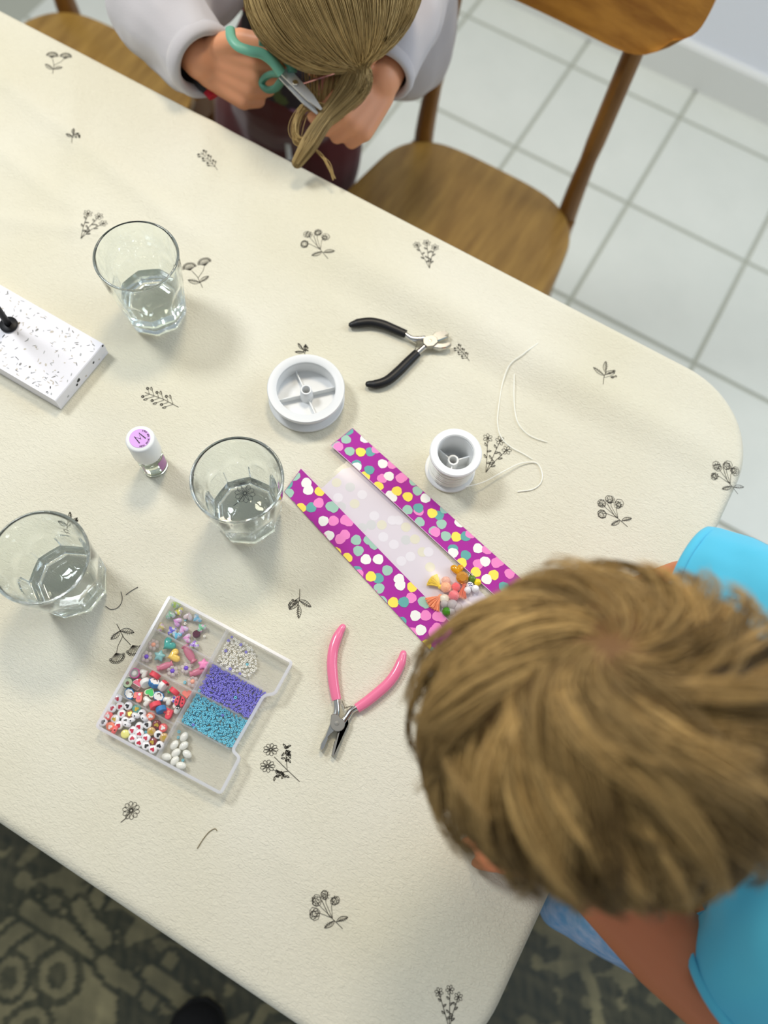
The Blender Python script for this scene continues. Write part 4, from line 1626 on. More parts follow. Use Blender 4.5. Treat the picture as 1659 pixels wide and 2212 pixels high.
def darts(region, dmin, nmax, tries=9000):
    pts = []
    cell = {}
    for _ in range(tries):
        u, v = rng.uniform(region[0], region[1]), rng.uniform(region[2], region[3])
        if len(region) > 4 and not region[4](u, v):
            continue
        p = bxy(u, v)
        key = (int(p[0] / dmin), int(p[1] / dmin))
        ok = True
        for a in (-1, 0, 1):
            for b in (-1, 0, 1):
                for q in cell.get((key[0] + a + 0, key[1] + b), ()):
                    if (q[0] - p[0]) ** 2 + (q[1] - p[1]) ** 2 < dmin * dmin:
                        ok = False
        if ok:
            cell.setdefault(key, []).append(p)
            pts.append(p)
            if len(pts) >= nmax:
                break
    return pts


def seed(k, p, z, tilt, label, group):
    o = inst(SEED[k], {'P': 'violet', 'T': 'turquoise', 'W': 'white'}[k] + '_seed_bead', (p[0], p[1], z), (rng.uniform(-tilt, tilt), rng.uniform(-tilt, tilt), rng.uniform(0, 6)))
    s = rng.uniform(0.9, 1.08)
    o.scale = (s, s, s)
    return tag(o, label, 'bead', group)



def inside_box(u, v, marg=0.0030):
    p = bxy(u, v)
    m = len(RO)
    c = False
    for i_ in range(m):
        a, b = RO[i_], RO[(i_ + 1) % m]
        e = b - a
        t = min(1, max(0, (p - a) @ e / (e @ e + 1e-15)))
        if np.linalg.norm(p - a - e * t) < marg:
            return False
        if (a[1] > p[1]) != (b[1] > p[1]) and p[0] < (b[0] - a[0]) * (p[1] - a[1]) / (b[1] - a[1]) + a[0]:
            c = not c
    return c


for (reg, k, lab, grp, nm) in (((UM + 0.022, 0.93, 0.275, 0.48, inside_box), 'P', 'violet seed bead in the violet heap of the bead box', 'violet seed beads', 'violet_seed_beads'),
                               ((UM + 0.022, 0.93, 0.505, 0.708, inside_box), 'T', 'turquoise seed bead in the turquoise heap of the bead box', 'turquoise seed beads', 'turquoise_seed_beads')):
    low = MB()
    for p in darts(reg, 0.0023, 400):
        Mr = Matrix.Rotation(rng.uniform(-1, 1), 3, 'X') @ Matrix.Rotation(rng.uniform(-1, 1), 3, 'Y')
        low.torus((p[0], p[1], ZB + 0.0021), 0.00092, 0.00052, 9, 5, zscale=1.3, M=Mr)
    tag(low.build(nm, M_SEEDP if k == 'P' else M_SEEDT, origin=(*bxy(0.65, reg[2]), ZB), smooth=180), ('violet' if k == 'P' else 'turquoise') + ' seed beads that fill the bottom of their heap', 'bead', kind='stuff')
    odd = 0
    for i_, p in enumerate(darts(reg, 0.0021, 297, 14000)):
        kk, l2, g2 = k, lab, grp
        if i_ in (40, 150):
            kk = 'T' if k == 'P' else 'P'
            l2 = 'stray %s seed bead among the %s ones' % (('turquoise', 'violet') if k == 'P' else ('violet', 'turquoise'))
            g2 = 'stray seed beads in the ' + ('violet' if k == 'P' else 'turquoise') + ' heap'
        seed(kk, p, ZB + 0.0040 + rng.uniform(0, 0.0010), 0.25 if rng.random() < 0.68 else 1.2, l2, g2)


def in_white(u, v):
    return u < 0.475 + 0.31 * (1 - 0.35 * ((v - 0.16) / 0.12) ** 2) and u + 0.25 * v > 0.52


wp = darts((UM + 0.03, 0.80, 0.035, 0.245, in_white), 0.0023, 135)
for i_, p in enumerate(wp):
    if i_ in (3, 17, 31, 44, 58, 71, 90):
        seed('P', p, ZB + 0.0026, 0.3, 'stray violet seed bead among the white ones', 'stray violet seed beads in the white heap')
    elif i_ == 25:
        seed('T', p, ZB + 0.0026, 0.2, 'lone turquoise seed bead among the white seed beads', None)
    else:
        seed('W', p, ZB + 0.0018 + rng.uniform(0, 0.0016), 0.25 if rng.random() < 0.6 else 1.2, 'cream white seed bead in the white heap of the bead box', 'cream white seed beads')


def c3(x, y, z=0.003):
    return at(300 + x / 8.295, 1270 + y / 8.295, ZB + z)


def c4(x, y, z=0.003):
    return at(200 + x / 6.9125, 1430 + y / 6.9125, ZB + z)


for (p, k, lab) in ((c3(830, 570), 'T', 'turquoise seed bead among the iridescent hearts'), (c3(825, 635), 'W', 'white seed bead touching an iridescent heart'),
                    (c3(1170, 860), 'W', 'white seed bead beside the plum gem'), (c3(820, 1690), 'T', 'turquoise seed bead beside a peach centred flower bead'),
                    (c4(1285, 1040), 'T', 'turquoise seed bead highest of those among the pearls'), (c4(1275, 1125), 'T', 'turquoise seed bead left of the topmost pearl'), (c4(1345, 1465), 'T', 'turquoise seed bead between the lowest pearls'),
                    (c4(792, 1045), 'T', 'turquoise seed bead among the heart disc beads')):
    seed(k, p, ZB + 0.0018, 0.15, lab, None)


# ---- shaped beads
def heart2d(s, n=26):
    pts = []
    for k in range(n):
        t = 2 * PI * k / n
        x = 16 * math.sin(t) ** 3
        y = 13 * math.cos(t) - 5 * math.cos(2 * t) - 2 * math.cos(3 * t) - math.cos(4 * t)
        pts.append((x / 17 * s, (y + 2.5) / 17 * s))
    return pts


def puff(pts, h, rings=5, flat_bottom=False):
    """cushion-shaped solid over a 2D outline"""
    n = len(pts)
    vv, ff = [], []
    lv = []
    for k in range(-rings, rings + 1):
        a = PI / 2 * k / rings * 0.97
        lv.append((math.cos(a) ** 0.75, math.sin(a) * h / 2 + h / 2))
    for (f, z) in lv:
        for p in pts:
            vv.append((p[0] * f, p[1] * f, z))
    for k in range(len(lv) - 1):
        for i_ in range(n):
            j_ = (i_ + 1) % n
            ff.append((k * n + i_, k * n + j_, (k + 1) * n + j_, (k + 1) * n + i_))
    ff.append(tuple(range(n))[::-1])
    ff.append(tuple(range((len(lv) - 1) * n, len(lv) * n)))
    return MB().add(vv, ff)


def ccw(p):
    a = sum(p[i_][0] * p[(i_ + 1) % len(p)][1] - p[(i_ + 1) % len(p)][0] * p[i_][1] for i_ in range(len(p)))
    return p if a > 0 else p[::-1]


def irid(name, rgb, rgb2):
    """clear bead with its two-tone iridescent lustre painted into the colour by noise"""
    if name in MATS:
        return MATS[name]
    m = mat(name, rgb, 0.12, coat=0.6, trans=0.35, ior=1.4)
    nt = m.node_tree
    lw = nt.nodes.new('ShaderNodeNewGeometry')
    tc = nt.nodes.new('ShaderNodeTexCoord')
    nz = nt.nodes.new('ShaderNodeTexNoise')
    nz.inputs['Scale'].default_value = 320
    cr = nt.nodes.new('ShaderNodeValToRGB')
    e = cr.color_ramp.elements
    e[0].color, e[1].color = lin(rgb), lin(rgb2)
    e[0].position, e[1].position = 0.40, 0.60
    q = cr.color_ramp.elements.new(0.5)
    q.color = lin((246, 240, 248))
    nt.links.new(tc.outputs['Object'], nz.inputs['Vector'])
    nt.links.new(nz.outputs['Fac'], cr.inputs['Fac'])
    nt.links.new(cr.outputs['Color'], nt.nodes['Principled BSDF'].inputs['Base Color'])
    return m


HG = ccw(heart2d(0.0047))
for k, (x, y, c1, c2_, lab) in enumerate(((655, 325, (214, 244, 120), (170, 236, 190), 'lime and mint'), (555, 470, (176, 240, 206), (196, 236, 230), 'mint'), (735, 440, (248, 240, 90), (236, 214, 240), 'yellow topped'),
                                    (890, 490, (250, 226, 226), (240, 232, 214), 'palest blush'), (1030, 550, (150, 222, 252), (226, 236, 226), 'sky blue'), (690, 590, (246, 176, 236), (238, 178, 250), 'rose and lilac'),
                                    (1115, 690, (150, 240, 184), (248, 186, 228), 'green and pink'), (420, 705, (250, 236, 150), (248, 180, 226), 'yellow and pink'), (580, 745, (134, 120, 246), (240, 240, 140), 'violet blue and yellow'),
                                    (795, 735, (248, 180, 236), (206, 196, 252), 'large pink centred'), (675, 850, (120, 220, 250), (190, 232, 240), 'cyan'), (845, 910, (248, 172, 226), (232, 226, 240), 'pink and clear'), (1000, 1015, (190, 140, 246), (206, 246, 130), 'violet and lime'))):
    p = c3(x, y, 0.004)
    m_ = irid('lustre_%s' % lab.replace(' ', '_'), c1, c2_)
    me = puff(HG, 0.0048).mesh('heart_bead', m_, smooth=180)
    tag(inst(me, 'heart_bead', (p[0], p[1], ZB + 0.001), (rng.uniform(-.3, .3), rng.uniform(-.3, .3), rng.uniform(0, 6))), '%s iridescent heart bead in the corner compartment' % lab, 'bead', 'iridescent heart beads')
M_PLUMG = mat('plum_gem', (84, 24, 50), 0.12, coat=0.8)
p = c3(1030, 825, 0.004)
gm = MB().lathe([(0.0, 0.0), (0.0022, 0.0), (0.0036, 0.0017), (0.0035, 0.0026), (0.0024, 0.0036), (0.0, 0.0036)], 12)
tag(inst(gm.mesh('gem', M_PLUMG, smooth=20), 'gem', (p[0], p[1], ZB + 0.001)), 'round dark plum faceted gem beside the iridescent hearts', 'gem')

M_CLEARB = mat('clear_bead', (250, 240, 236), 0.06, trans=0.6, ior=1.35)
M_CENT = {'violet': mat('violet_centre', (120, 80, 206), 0.3), 'peach': mat('peach_centre', (252, 178, 150), 0.3)}
for (x, y, c, lab) in ((265, 1020, 'peach', 'clear flower bead with peach centre, uppermost in its compartment'), (140, 1235, 'violet', 'clear flower bead with violet centre against the outer wall'),
                       (605, 1490, 'violet', 'clear flower bead with violet centre touching the pink bow bead'), (850, 1440, 'violet', 'clear flower bead with violet centre below the pink ribbed bead'),
                       (965, 1680, 'peach', 'clear flower bead with peach centre in the lower corner of its compartment')):
    p = c3(x, y, 0.0025)
    t = thing('flower_bead', lab, 'bead', (p[0], p[1], ZB + 0.001), 'clear flower beads')
    for q in range(6):
        a = PI / 3 * q + 0.2
        MB().sphere((p[0] + 0.0033 * math.cos(a), p[1] + 0.0033 * math.sin(a), ZB + 0.0028), (0.0020, 0.0020, 0.0017), 12, 8).build('petal', M_CLEARB, t, smooth=180)
    MB().sphere((p[0], p[1], ZB + 0.0030), 0.0021, 14, 10).build('flower_centre', M_CENT[c], t, smooth=180)

HB = ccw(heart2d(0.0066))


def heart_bead(p, m_, ang, lab, grp=None, h=0.006, pts=None):
    me = puff(pts or HB, h).mesh('heart_bead', m_, smooth=180)
    return tag(inst(me, 'heart_bead', (p[0], p[1], ZB + 0.001), (0, 0, ang)), lab, 'bead', grp)


heart_bead(c3(520, 1020, 0.005), mat('teal_pearl', (72, 176, 164), 0.15, coat=0.7), -0.3, 'large glossy teal heart bead')
heart_bead(c3(610, 1220, 0.005), mat('yellow_pearl', (248, 208, 96), 0.18, coat=0.7), -0.75, 'large pearly yellow heart bead')


def star2d(s, n=5, inner=0.62):
    pts = []
    for k in range(2 * n):
        r = s if k % 2 == 0 else s * inner
        a = PI * k / n + PI / 2
        pts.append((r * math.cos(a), r * math.sin(a)))
    out = []
    for k in range(len(pts)):
        a, b = np.array(pts[k]), np.array(pts[(k + 1) % len(pts)])
        out += [tuple(a * 0.94), tuple(a * 0.75 + b * 0.25), tuple(a * 0.25 + b * 0.75)]
    return out


p = c3(370, 1220, 0.004)
tag(inst(puff(star2d(0.0058), 0.005).mesh('star_bead', mat('teal_haze', (136, 190, 188), 0.3, coat=0.4), smooth=180), 'star_bead', (p[0], p[1], ZB + 0.001), (0, 0, 0.3)), 'pale teal star bead left of the yellow heart', 'bead')
p = c3(1160, 1370, 0.006)
tag(inst(puff(star2d(0.0056), 0.004).mesh('star_bead', mat('hot_pink', (252, 146, 196), 0.35), smooth=180), 'star_bead', (p[0], p[1], ZB + 0.0042), (0, 0, 0.5)), 'bright pink star bead by the middle wall', 'bead')
M_ROSE = mat('rose_jelly', (232, 140, 164), 0.3, trans=0.3, ior=1.4)
for (x, y, a, s, lab) in ((905, 1185, -0.45, 1.0, 'pink ribbed sweet-shaped bead below the iridescent hearts'), (470, 1400, 0.9, 0.8, 'pink ribbed bow bead left of a violet centred flower bead'), (1065, 1500, 0.9, 0.85, 'pink ribbed bead half under the pink star bead')):
    p = c3(x, y, 0.003)
    mb = MB()
    prof = [(-0.0085, 0.0030), (-0.0075, 0.0034), (-0.0066, 0.0022), (-0.0055, 0.0026), (-0.004, 0.0034), (-0.003, 0.0031), (-0.002, 0.0037), (-0.001, 0.0033), (0, 0.0038), (0.001, 0.0033), (0.002, 0.0037), (0.003, 0.0031), (0.004, 0.0034), (0.0055, 0.0026), (0.0066, 0.0022), (0.0075, 0.0034), (0.0085, 0.0030)]
    Mr = Matrix.Rotation(PI / 2, 3, 'Y')
    mb.lathe([(r * s, z * s) for z, r in prof], 20, (0, 0, 0.0024), M=Matrix.Scale(0.72, 3, (0, 0, 1)) @ Mr)
    tag(inst(mb.mesh('sweet_bead', M_ROSE, smooth=60), 'sweet_bead', (p[0], p[1], ZB + 0.0012), (0, 0, a)), lab, 'bead', 'pink ribbed beads')
p = c3(935, 1560, 0.003)
tag(inst(MB().torus((0, 0, 0), 0.00092, 0.00052, 12, 6, zscale=1.3).mesh('seed_bead', mat('seed_rust', (222, 120, 90), 0.3), smooth=180), 'seed_bead', (p[0], p[1], ZB + 0.0022), (1.1, 0, .4)), 'rust orange seed bead below the flower beads', 'bead')

# ---- polymer slices and pearl hearts of the third compartment
R_ = {'red': mat('clay_red', (234, 66, 82), 0.5), 'white': mat('clay_white', (240, 238, 232), 0.45), 'blue': mat('clay_blue', (40, 124, 184), 0.5), 'green': mat('clay_green', (72, 206, 104), 0.5),
      'cream': mat('clay_cream', (236, 236, 206), 0.5), 'brown': mat('clay_brown', (122, 84, 76), 0.5), 'pink': mat('clay_pink', (240, 110, 140), 0.5), 'coral': mat('clay_coral', (250, 138, 120), 0.5), 'black': mat('clay_black', (24, 22, 24), 0.4),
      'avocado': mat('clay_avocado', (198, 218, 176), 0.5), 'dgreen': mat('clay_dark_green', (70, 100, 78), 0.5), 'grey': mat('clay_grey', (168, 164, 160), 0.5), 'magenta': mat('clay_magenta', (226, 92, 168), 0.5),
      'violet': mat('clay_violet', (96, 80, 190), 0.5), 'gold': mat('gold_ink', (226, 190, 70), 0.3, metal=0.6), 'redink': mat('red_ink', (198, 24, 62), 0.4), 'maroon': mat('maroon', (128, 44, 48), 0.3, coat=0.4),
      'teal': mat('sea_green', (104, 168, 150), 0.3, coat=0.4), 'tan': mat('tan', (206, 170, 112), 0.3, coat=0.4), 'umber': mat('umber', (160, 112, 72), 0.3, coat=0.4), 'orange': mat('soft_orange', (252, 140, 108), 0.3, coat=0.4),
      'lcoral': mat('light_coral', (246, 106, 104), 0.3, coat=0.4), 'lemon': mat('lemon', (238, 234, 136), 0.3, coat=0.4), 'porcelain': mat('porcelain_white', (244, 242, 242), 0.25, coat=0.4)}
M_PEARL = mat('pearl', (240, 238, 226), 0.16, coat=0.8, sheen=0.2)
TOPZ = 0.0043


def slice_bead(px, outline, side, layers, lab, rot=0.0, edge=None, h=TOPZ, name='slice_bead', z=0.001):
    """flat cane-slice bead: body of one colour, print layers in relief on its top; edge = tilt on to its side"""
    p = c4(*px, 0.004)
    t = thing(name, lab, 'bead', (p[0], p[1], ZB + z))
    def prep(mb):
        return mb
    M = Matrix.Translation(Vector((p[0], p[1], ZB + z))) @ Matrix.Rotation(rot, 4, 'Z')
    if edge:
        M = M @ Matrix.Translation((0, 0, 0.0045)) @ Matrix.Rotation(edge, 4, 'X') @ Matrix.Translation((0, 0, -h / 2))
    mb = MB().prism(outline, 0, h, bevel=0.0004)
    mb.v = [tuple(M @ Vector(v)) for v in mb.v]
    mb.build('body', R_[side], t, smooth=30)
    for k, (nm, pts, c) in enumerate(layers):
        mb = MB().prism(pts, h - 0.0001, h + 0.00022 + 0.00012 * k)
        mb.v = [tuple(M @ Vector(v)) for v in mb.v]
        mb.build(nm, R_[c], t, smooth=0)
    return t


def circ2(r, cx=0, cy=0, n=24, sy=1.0):
    return [(cx + r * math.cos(2 * PI * k / n), cy + sy * r * math.sin(2 * PI * k / n)) for k in range(n)]


def sc(pts, f, dx=0, dy=0):
    return [(x * f + dx, y * f + dy) for x, y in pts]


HS = ccw(heart2d(0.0048))
CLOUD = [(0.0046 * math.cos(a) * (1 + 0.12 * abs(math.sin(4 * a))), 0.0036 * math.sin(a) * (1 + 0.14 * abs(math.sin(4 * a)))) for a in np.linspace(0, 2 * PI, 41)[:-1]]
arcpts = [(0.0022 * math.cos(a), 0.0006 + 0.0022 * math.sin(a)) for a in np.linspace(0.1, PI - 0.1, 10)] + [(0.0012 * math.cos(a), 0.0006 + 0.0012 * math.sin(a)) for a in np.linspace(PI - 0.1, 0.1, 10)]
slice_bead((630, 170), circ2(0.0044), 'magenta', [('flesh', circ2(0.0036), 'grey'), ('seed_ring', [(r_ * math.cos(a), r_ * math.sin(a)) for a, r_ in zip(np.linspace(0, 2 * PI, 33)[:-1], [0.0026, 0.0015] * 16)], 'white')], 'round pink rimmed fruit slice bead with grey flesh')
heart_bead(c4(780, 165, 0.004), M_PEARL, 2.6, 'pearl white heart bead beside the pink fruit slice', 'pearl heart beads', 0.0055, HS)
slice_bead((935, 205), circ2(0.0046), 'red', [], 'red slice bead standing on edge against the divider', 0.0, PI / 2 * 0.9, name='slice_bead')
slice_bead((530, 310), [(x, y * 1.1 - 0.0004 * (y > 0)) for x, y in circ2(0.0044)], 'dgreen', [('flesh', circ2(0.0038, 0, -0.0001), 'avocado'), ('stone', circ2(0.0015, 0, -0.0004), 'brown')], 'avocado half slice bead with brown stone', 0.3)
cup = [(-0.0036, -0.0046), (0.0030, -0.0046), (0.0042, 0.0004), (0.0034, 0.0034), (0.0008, 0.0046), (-0.0026, 0.0036), (-0.0044, 0.0004)]
slice_bead((670, 330), cup, 'white', [('wrapper', [(-0.0034, -0.0044), (0.0028, -0.0044), (0.0036, -0.0014), (-0.0040, -0.0014)], 'brown'), ('icing', [(-0.0040, -0.0008), (0.0036, -0.0008), (0.0030, 0.0026), (-0.0026, 0.0026)], 'pink'), ('cherry', circ2(0.0015, 0.0002, 0.0034, 14), 'red')], 'cupcake slice bead with pink icing and brown wrapper', 0.0)
slice_bead((800, 320), circ2(0.0046), 'white', [], 'white slice bead tipped on edge beside the cupcake bead', 1.1, 1.1)
slice_bead((930, 320), CLOUD, 'blue', [('cloud', sc(CLOUD, 0.82), 'white'), ('rainbow', arcpts, 'brown')], 'blue sided rainbow cloud bead tilted at the top of the heap', 0.0, -0.75, z=0.0024)
t = slice_bead((1060, 360), circ2(0.0046), 'white', [], 'red and white striped slice bead standing on edge', 1.45, 1.35)
pz = wloc(t)
Mq = Matrix.Translation(Vector((pz[0], pz[1], ZB + 0.001))) @ Matrix.Rotation(1.45, 4, 'Z') @ Matrix.Translation((0, 0, 0.0045)) @ Matrix.Rotation(1.35, 4, 'X') @ Matrix.Translation((0, 0, -TOPZ / 2))
mb = MB().prism([(x * 1.03, y * 1.03) for x, y in circ2(0.0046) if x > 0.0018] + [(0.0016, 0.0)], -0.0001, TOPZ + 0.0001)
mb.v = [tuple(Mq @ Vector(v)) for v in mb.v]
mb.build('red_stripe', R_['red'], t, smooth=30)
slice_bead((555, 475), CLOUD, 'blue', [('cloud', sc(CLOUD, 0.82), 'white'), ('rainbow', sc(arcpts, 1, .0008, 0), 'brown')], 'rainbow cloud slice bead lying flat below the avocado bead', -0.4)
slice_bead((690, 505), sc(HS, 1.12), 'coral', [('patch', circ2(0.0016, -0.0014, 0.0012, 9), 'pink'), ('patch', circ2(0.0013, 0.0016, -0.0006, 9), 'pink'), ('ring', circ2(0.0012, 0.0002, -0.0014, 12), 'white')], 'pink mottled heart slice bead beside the cloud bead', 2.9)
slice_bead((870, 445), sc(HS, 1.05), 'cream', [('green_heart', sc(HS, 0.82), 'green')], 'bright green heart slice bead with cream rim', 3.2, h=0.004, z=0.0016)
slice_bead((990, 515), CLOUD, 'blue', [('cloud', sc(CLOUD, 0.84), 'white'), ('rainbow', arcpts, 'brown')], 'rainbow cloud slice bead lying flat in mid compartment', 0.0, z=0.0014)
heart_bead(c4(825, 585, 0.004), M_PEARL, 2.2, 'pearl white heart bead below the pink mottled heart', 'pearl heart beads', 0.0055, HS)
heart_bead(c4(1130, 565, 0.004), M_PEARL, 2.9, 'pearl white heart bead right of the flat cloud bead', 'pearl heart beads', 0.0055, HS)
slice_bead((1225, 445), circ2(0.0044), 'red', [], 'red slice bead on edge with a green tip beside it', -0.1, PI / 2 * 0.95)
p = c4(1138, 440, 0.004)
tag(inst(puff(circ2(0.0016, n=10), 0.003).mesh('slice_bead', R_['green'], smooth=60), 'slice_bead', (p[0], p[1], ZB + 0.001)), 'small green bead touching the red edge standing bead', 'bead')
slice_bead((1410, 490), sc(HS, 0.9), 'coral', [], 'coral bead pressed against the middle wall', 0.6)
slice_bead((945, 655), circ2(0.0048), 'red', [], 'red slice bead on edge beside the blue one', 0.95, PI / 2 * 0.85)
slice_bead((1030, 715), circ2(0.0044), 'blue', [], 'blue slice bead on edge beside the red heart', 0.95, PI / 2 * 0.85)
slice_bead((1145, 755), sc(HS, 1.12), 'red', [('patch', circ2(0.0012, 0.0008, 0.0002, 9), 'coral'), ('patch', circ2(0.001, -0.0012, 0.001, 9), 'coral')], 'red heart slice bead by the lower divider', 2.5)
heart_bead(c4(1270, 690, 0.004), M_PEARL, 2.4, 'pearl white heart bead under the ladybird bead', 'pearl heart beads', 0.0052, HS)
slice_bead((1245, 565), [(0.0042 * (0.6 + 0.4 * abs(math.cos(2 * a))) * math.cos(a), 0.0042 * (0.6 + 0.4 * abs(math.cos(2 * a))) * math.sin(a)) for a in np.linspace(0, 2 * PI, 33)[:-1]], 'white',
           [('wing_spot', circ2(0.0011, -0.0018, -0.0012, 10), 'violet'), ('wing_spot', circ2(0.0011, -0.0014, 0.0018, 10), 'violet')], 'white butterfly slice bead with violet spots', 0.6)
lady = [(x, y * 1.15) for x, y in circ2(0.0044)]
slice_bead((1310, 600), lady, 'red', [('spot', circ2(0.0006, -0.0022, 0.0020, 8), 'black'), ('spot', circ2(0.0006, 0.0022, 0.0020, 8), 'black'), ('spot', circ2(0.0006, -0.0026, -0.0008, 8), 'black'), ('spot', circ2(0.0006, 0.0026, -0.0008, 8), 'black'),
                                      ('wing_line', [(-0.00035, -0.0046), (0.00035, -0.0046), (0.00035, 0.0048), (-0.00035, 0.0048)], 'black'), ('head', circ2(0.0019, 0, -0.0046, 14), 'black'), ('eye', circ2(0.0005, -0.0008, -0.0052, 8), 'white'), ('eye', circ2(0.0005, 0.0008, -0.0052, 8), 'white')],
           'ladybird slice bead with black spots and head', 0.35, z=0.0036)

# ---- disc beads with hearts
DISC = MB().lathe([(0.0, 0.0), (0.0027, 0.0), (0.0035, 0.0006), (0.0037, 0.0014), (0.0037, 0.0024), (0.0034, 0.0032), (0.0027, 0.0037), (0.0, 0.00385)], 22)
DM = {}
HM = {}
h2 = ccw(heart2d(0.00205))
HOLE = MB().lathe([(0.0, 0.0), (0.0006, 0.0), (0.0006, 0.0003), (0.0, 0.0003)], 10).mesh('bead_hole', R_['black'], smooth=0)
LB = {'R': ('porcelain', 'redink', 'white disc bead printed with a red heart'), 'K': ('porcelain', 'black', 'white disc bead printed with a black heart'), 'O': ('porcelain', 'gold', 'white disc bead printed with a single gold heart'),
      'C': ('lcoral', 'white', 'coral disc bead printed with a white heart'), 'o': ('orange', 'white', 'orange disc bead printed with a white heart'), 'M': ('maroon', 'gold', 'maroon disc bead printed with a gold heart'),
      't': ('teal', 'gold', 'sea green disc bead printed with a gold heart'), 'B': ('umber', 'gold', 'brown disc bead printed with a gold heart'), 'n': ('tan', 'gold', 'tan disc bead printed with a gold heart'),
      'Y': ('lemon', 'cream', 'lemon yellow disc bead in the bottom row'), 's': ('porcelain', None, 'white disc bead lying on its side among the heart beads'), 'c': ('lcoral', None, 'coral disc bead lying on its side in the bottom row')}
DISC_LAB = {
    (375, 545): 'white disc bead with red heart, topmost of all the heart discs', (410, 660): 'white disc bead with red heart left of the uppermost black heart', (290, 695): 'white disc bead with red heart against the outer wall above the coral disc',
    (430, 775): 'white disc bead with red heart left of the brown disc', (390, 945): 'white disc bead with red heart right of the orange disc by the outer wall', (700, 955): 'white disc bead with red heart left of the black heart near the maroon disc',
    (597, 1022): 'white disc bead with red heart just right of the lemon disc and above', (700, 1072): 'white disc bead with red heart touching the lone turquoise seed bead', (597, 1142): 'white disc bead with red heart just right of the lemon disc and below',
    (802, 1137): 'white disc bead with red heart left of the lower maroon disc', (695, 1197): 'white disc bead with red heart two left of the lower maroon disc', (900, 1302): 'white disc bead with red heart, lowest of all the heart discs',
    (535, 655): 'white disc bead with black heart left of the sea green disc', (740, 765): 'white disc bead with black heart between the sea green and orange discs', (160, 895): 'white disc bead with black heart in the outermost corner',
    (490, 880): 'white disc bead with black heart below the brown disc', (815, 935): 'white disc bead with black heart left of the upper maroon disc', (977, 1082): 'white disc bead with black heart right of the tan disc',
    (795, 1252): 'white disc bead with black heart below the lower maroon disc at left', (1002, 1242): 'white disc bead with black heart half under the middle wall',
    (265, 955): 'orange disc bead with white heart by the outer wall', (865, 810): 'orange disc bead with white heart under the divider', (235, 800): 'coral disc bead with white heart by the outer wall', (1052, 982): 'coral disc bead with white heart by the middle wall',
    (955, 928): 'maroon disc bead with gold heart left of the coral disc', (905, 1190): 'maroon disc bead with gold heart in the lowest rows', (876, 1032): 'tan disc bead with gold heart between maroon discs', (1062, 1122): 'tan disc bead with gold heart half under the middle wall',
    (640, 830): 'white disc bead on its side, upper of the pair below the brown disc', (755, 860): 'white disc bead on its side below a black heart disc, farthest right of those tipped', (592, 900): 'white disc bead on its side, lower of the pair below the brown disc', (502, 960): 'white disc bead on its side above the lemon disc'}
for (x, y, k) in ((375, 545, 'R'), (410, 660, 'R'), (535, 655, 'K'), (290, 695, 'R'), (655, 700, 't'), (235, 800, 'C'), (430, 775, 'R'), (555, 780, 'B'), (740, 765, 'K'), (865, 810, 'o'), (335, 850, 'O'), (160, 895, 'K'), (490, 880, 'K'),
                  (640, 830, 's'), (755, 860, 's'), (592, 900, 's'), (265, 955, 'o'), (390, 945, 'R'), (502, 960, 's'), (700, 955, 'R'), (815, 935, 'K'), (955, 928, 'M'), (1052, 982, 'C'), (368, 1030, 'c'), (485, 1072, 'Y'), (597, 1022, 'R'), (700, 1072, 'R'),
                  (876, 1032, 'n'), (977, 1082, 'K'), (1062, 1122, 'n'), (597, 1142, 'R'), (802, 1137, 'R'), (905, 1190, 'M'), (695, 1197, 'R'), (795, 1252, 'K'), (1002, 1242, 'K'), (900, 1302, 'R')):
    body, ink, lab = LB[k]
    if body not in DM:
        DM[body] = DISC.mesh('disc_bead', R_[body], smooth=60)
    p = c4(x, y, 0.004)
    side = ink is None
    rot = (1.35, 0, rng.uniform(0, 6)) if side else (rng.uniform(-.12, .12), rng.uniform(-.12, .12), -2.6 + rng.uniform(-1.2, 1.2))
    o = inst(DM[body], 'disc_bead', (p[0], p[1], ZB + (0.0052 if side else 0.00135)), rot)
    lab0 = lab
    lab = DISC_LAB.get((x, y), lab)
    tag(o, lab, 'bead', 'disc beads with hearts: ' + lab0.split(' disc')[0] + (' on side' if side else ' ' + (ink or '')))
    if side:
        inst(HOLE, 'bead_hole', (0, 0.00355, 0.0018), (-PI / 2, 0, 0), parent=o)
    elif k != 'Y':
        if ink not in HM:
            HM[ink] = MB().prism(h2, 0.0037, 0.00402).mesh('heart_print', R_[ink], smooth=0)
        inst(HM[ink], 'heart_print', (0, 0, 0), parent=o)

PEARL = MB().sphere((0, 0, 0), (0.0031, 0.0031, 0.0043), 18, 14).mesh('pearl_bead', M_PEARL, smooth=180)
for k, (x, y, a, lab) in enumerate(((1370, 1120, 1.0, 'topmost pearl of the loose oval pearls'), (1225, 1240, 0.9, 'oval pearl second from the top, nearest the middle wall'), (1365, 1252, 0.7, 'oval pearl directly below the topmost pearl'), (1250, 1357, 0.7, 'oval pearl at the centre of the pearl cluster'),
                                    (1415, 1377, -0.7, 'oval pearl standing farthest out toward the empty end'), (1110, 1417, -0.2, 'oval pearl hard against the middle wall'), (1232, 1475, 0.9, 'oval pearl second from the bottom'), (1325, 1547, -0.2, 'lowest pearl of the loose oval pearls'))):
    p = c4(x, y, 0.003)
    wx = at(200 + (x + 60 * math.cos(a)) / 6.9125, 1430 + (y - 60 * math.sin(a)) / 6.9125, ZB + .003) - p
    tag(inst(PEARL, 'pearl_bead', (p[0], p[1], ZB + 0.0041), (PI / 2, 0, math.atan2(wx[1], wx[0]) + PI / 2)), lab, 'bead', 'oval pearls')

# ================================================================ beads and pompoms inside the bag


def cb(x, y, z=0.004):
    return at(880 + x / 6.38, 1180 + y / 6.38, T + z)


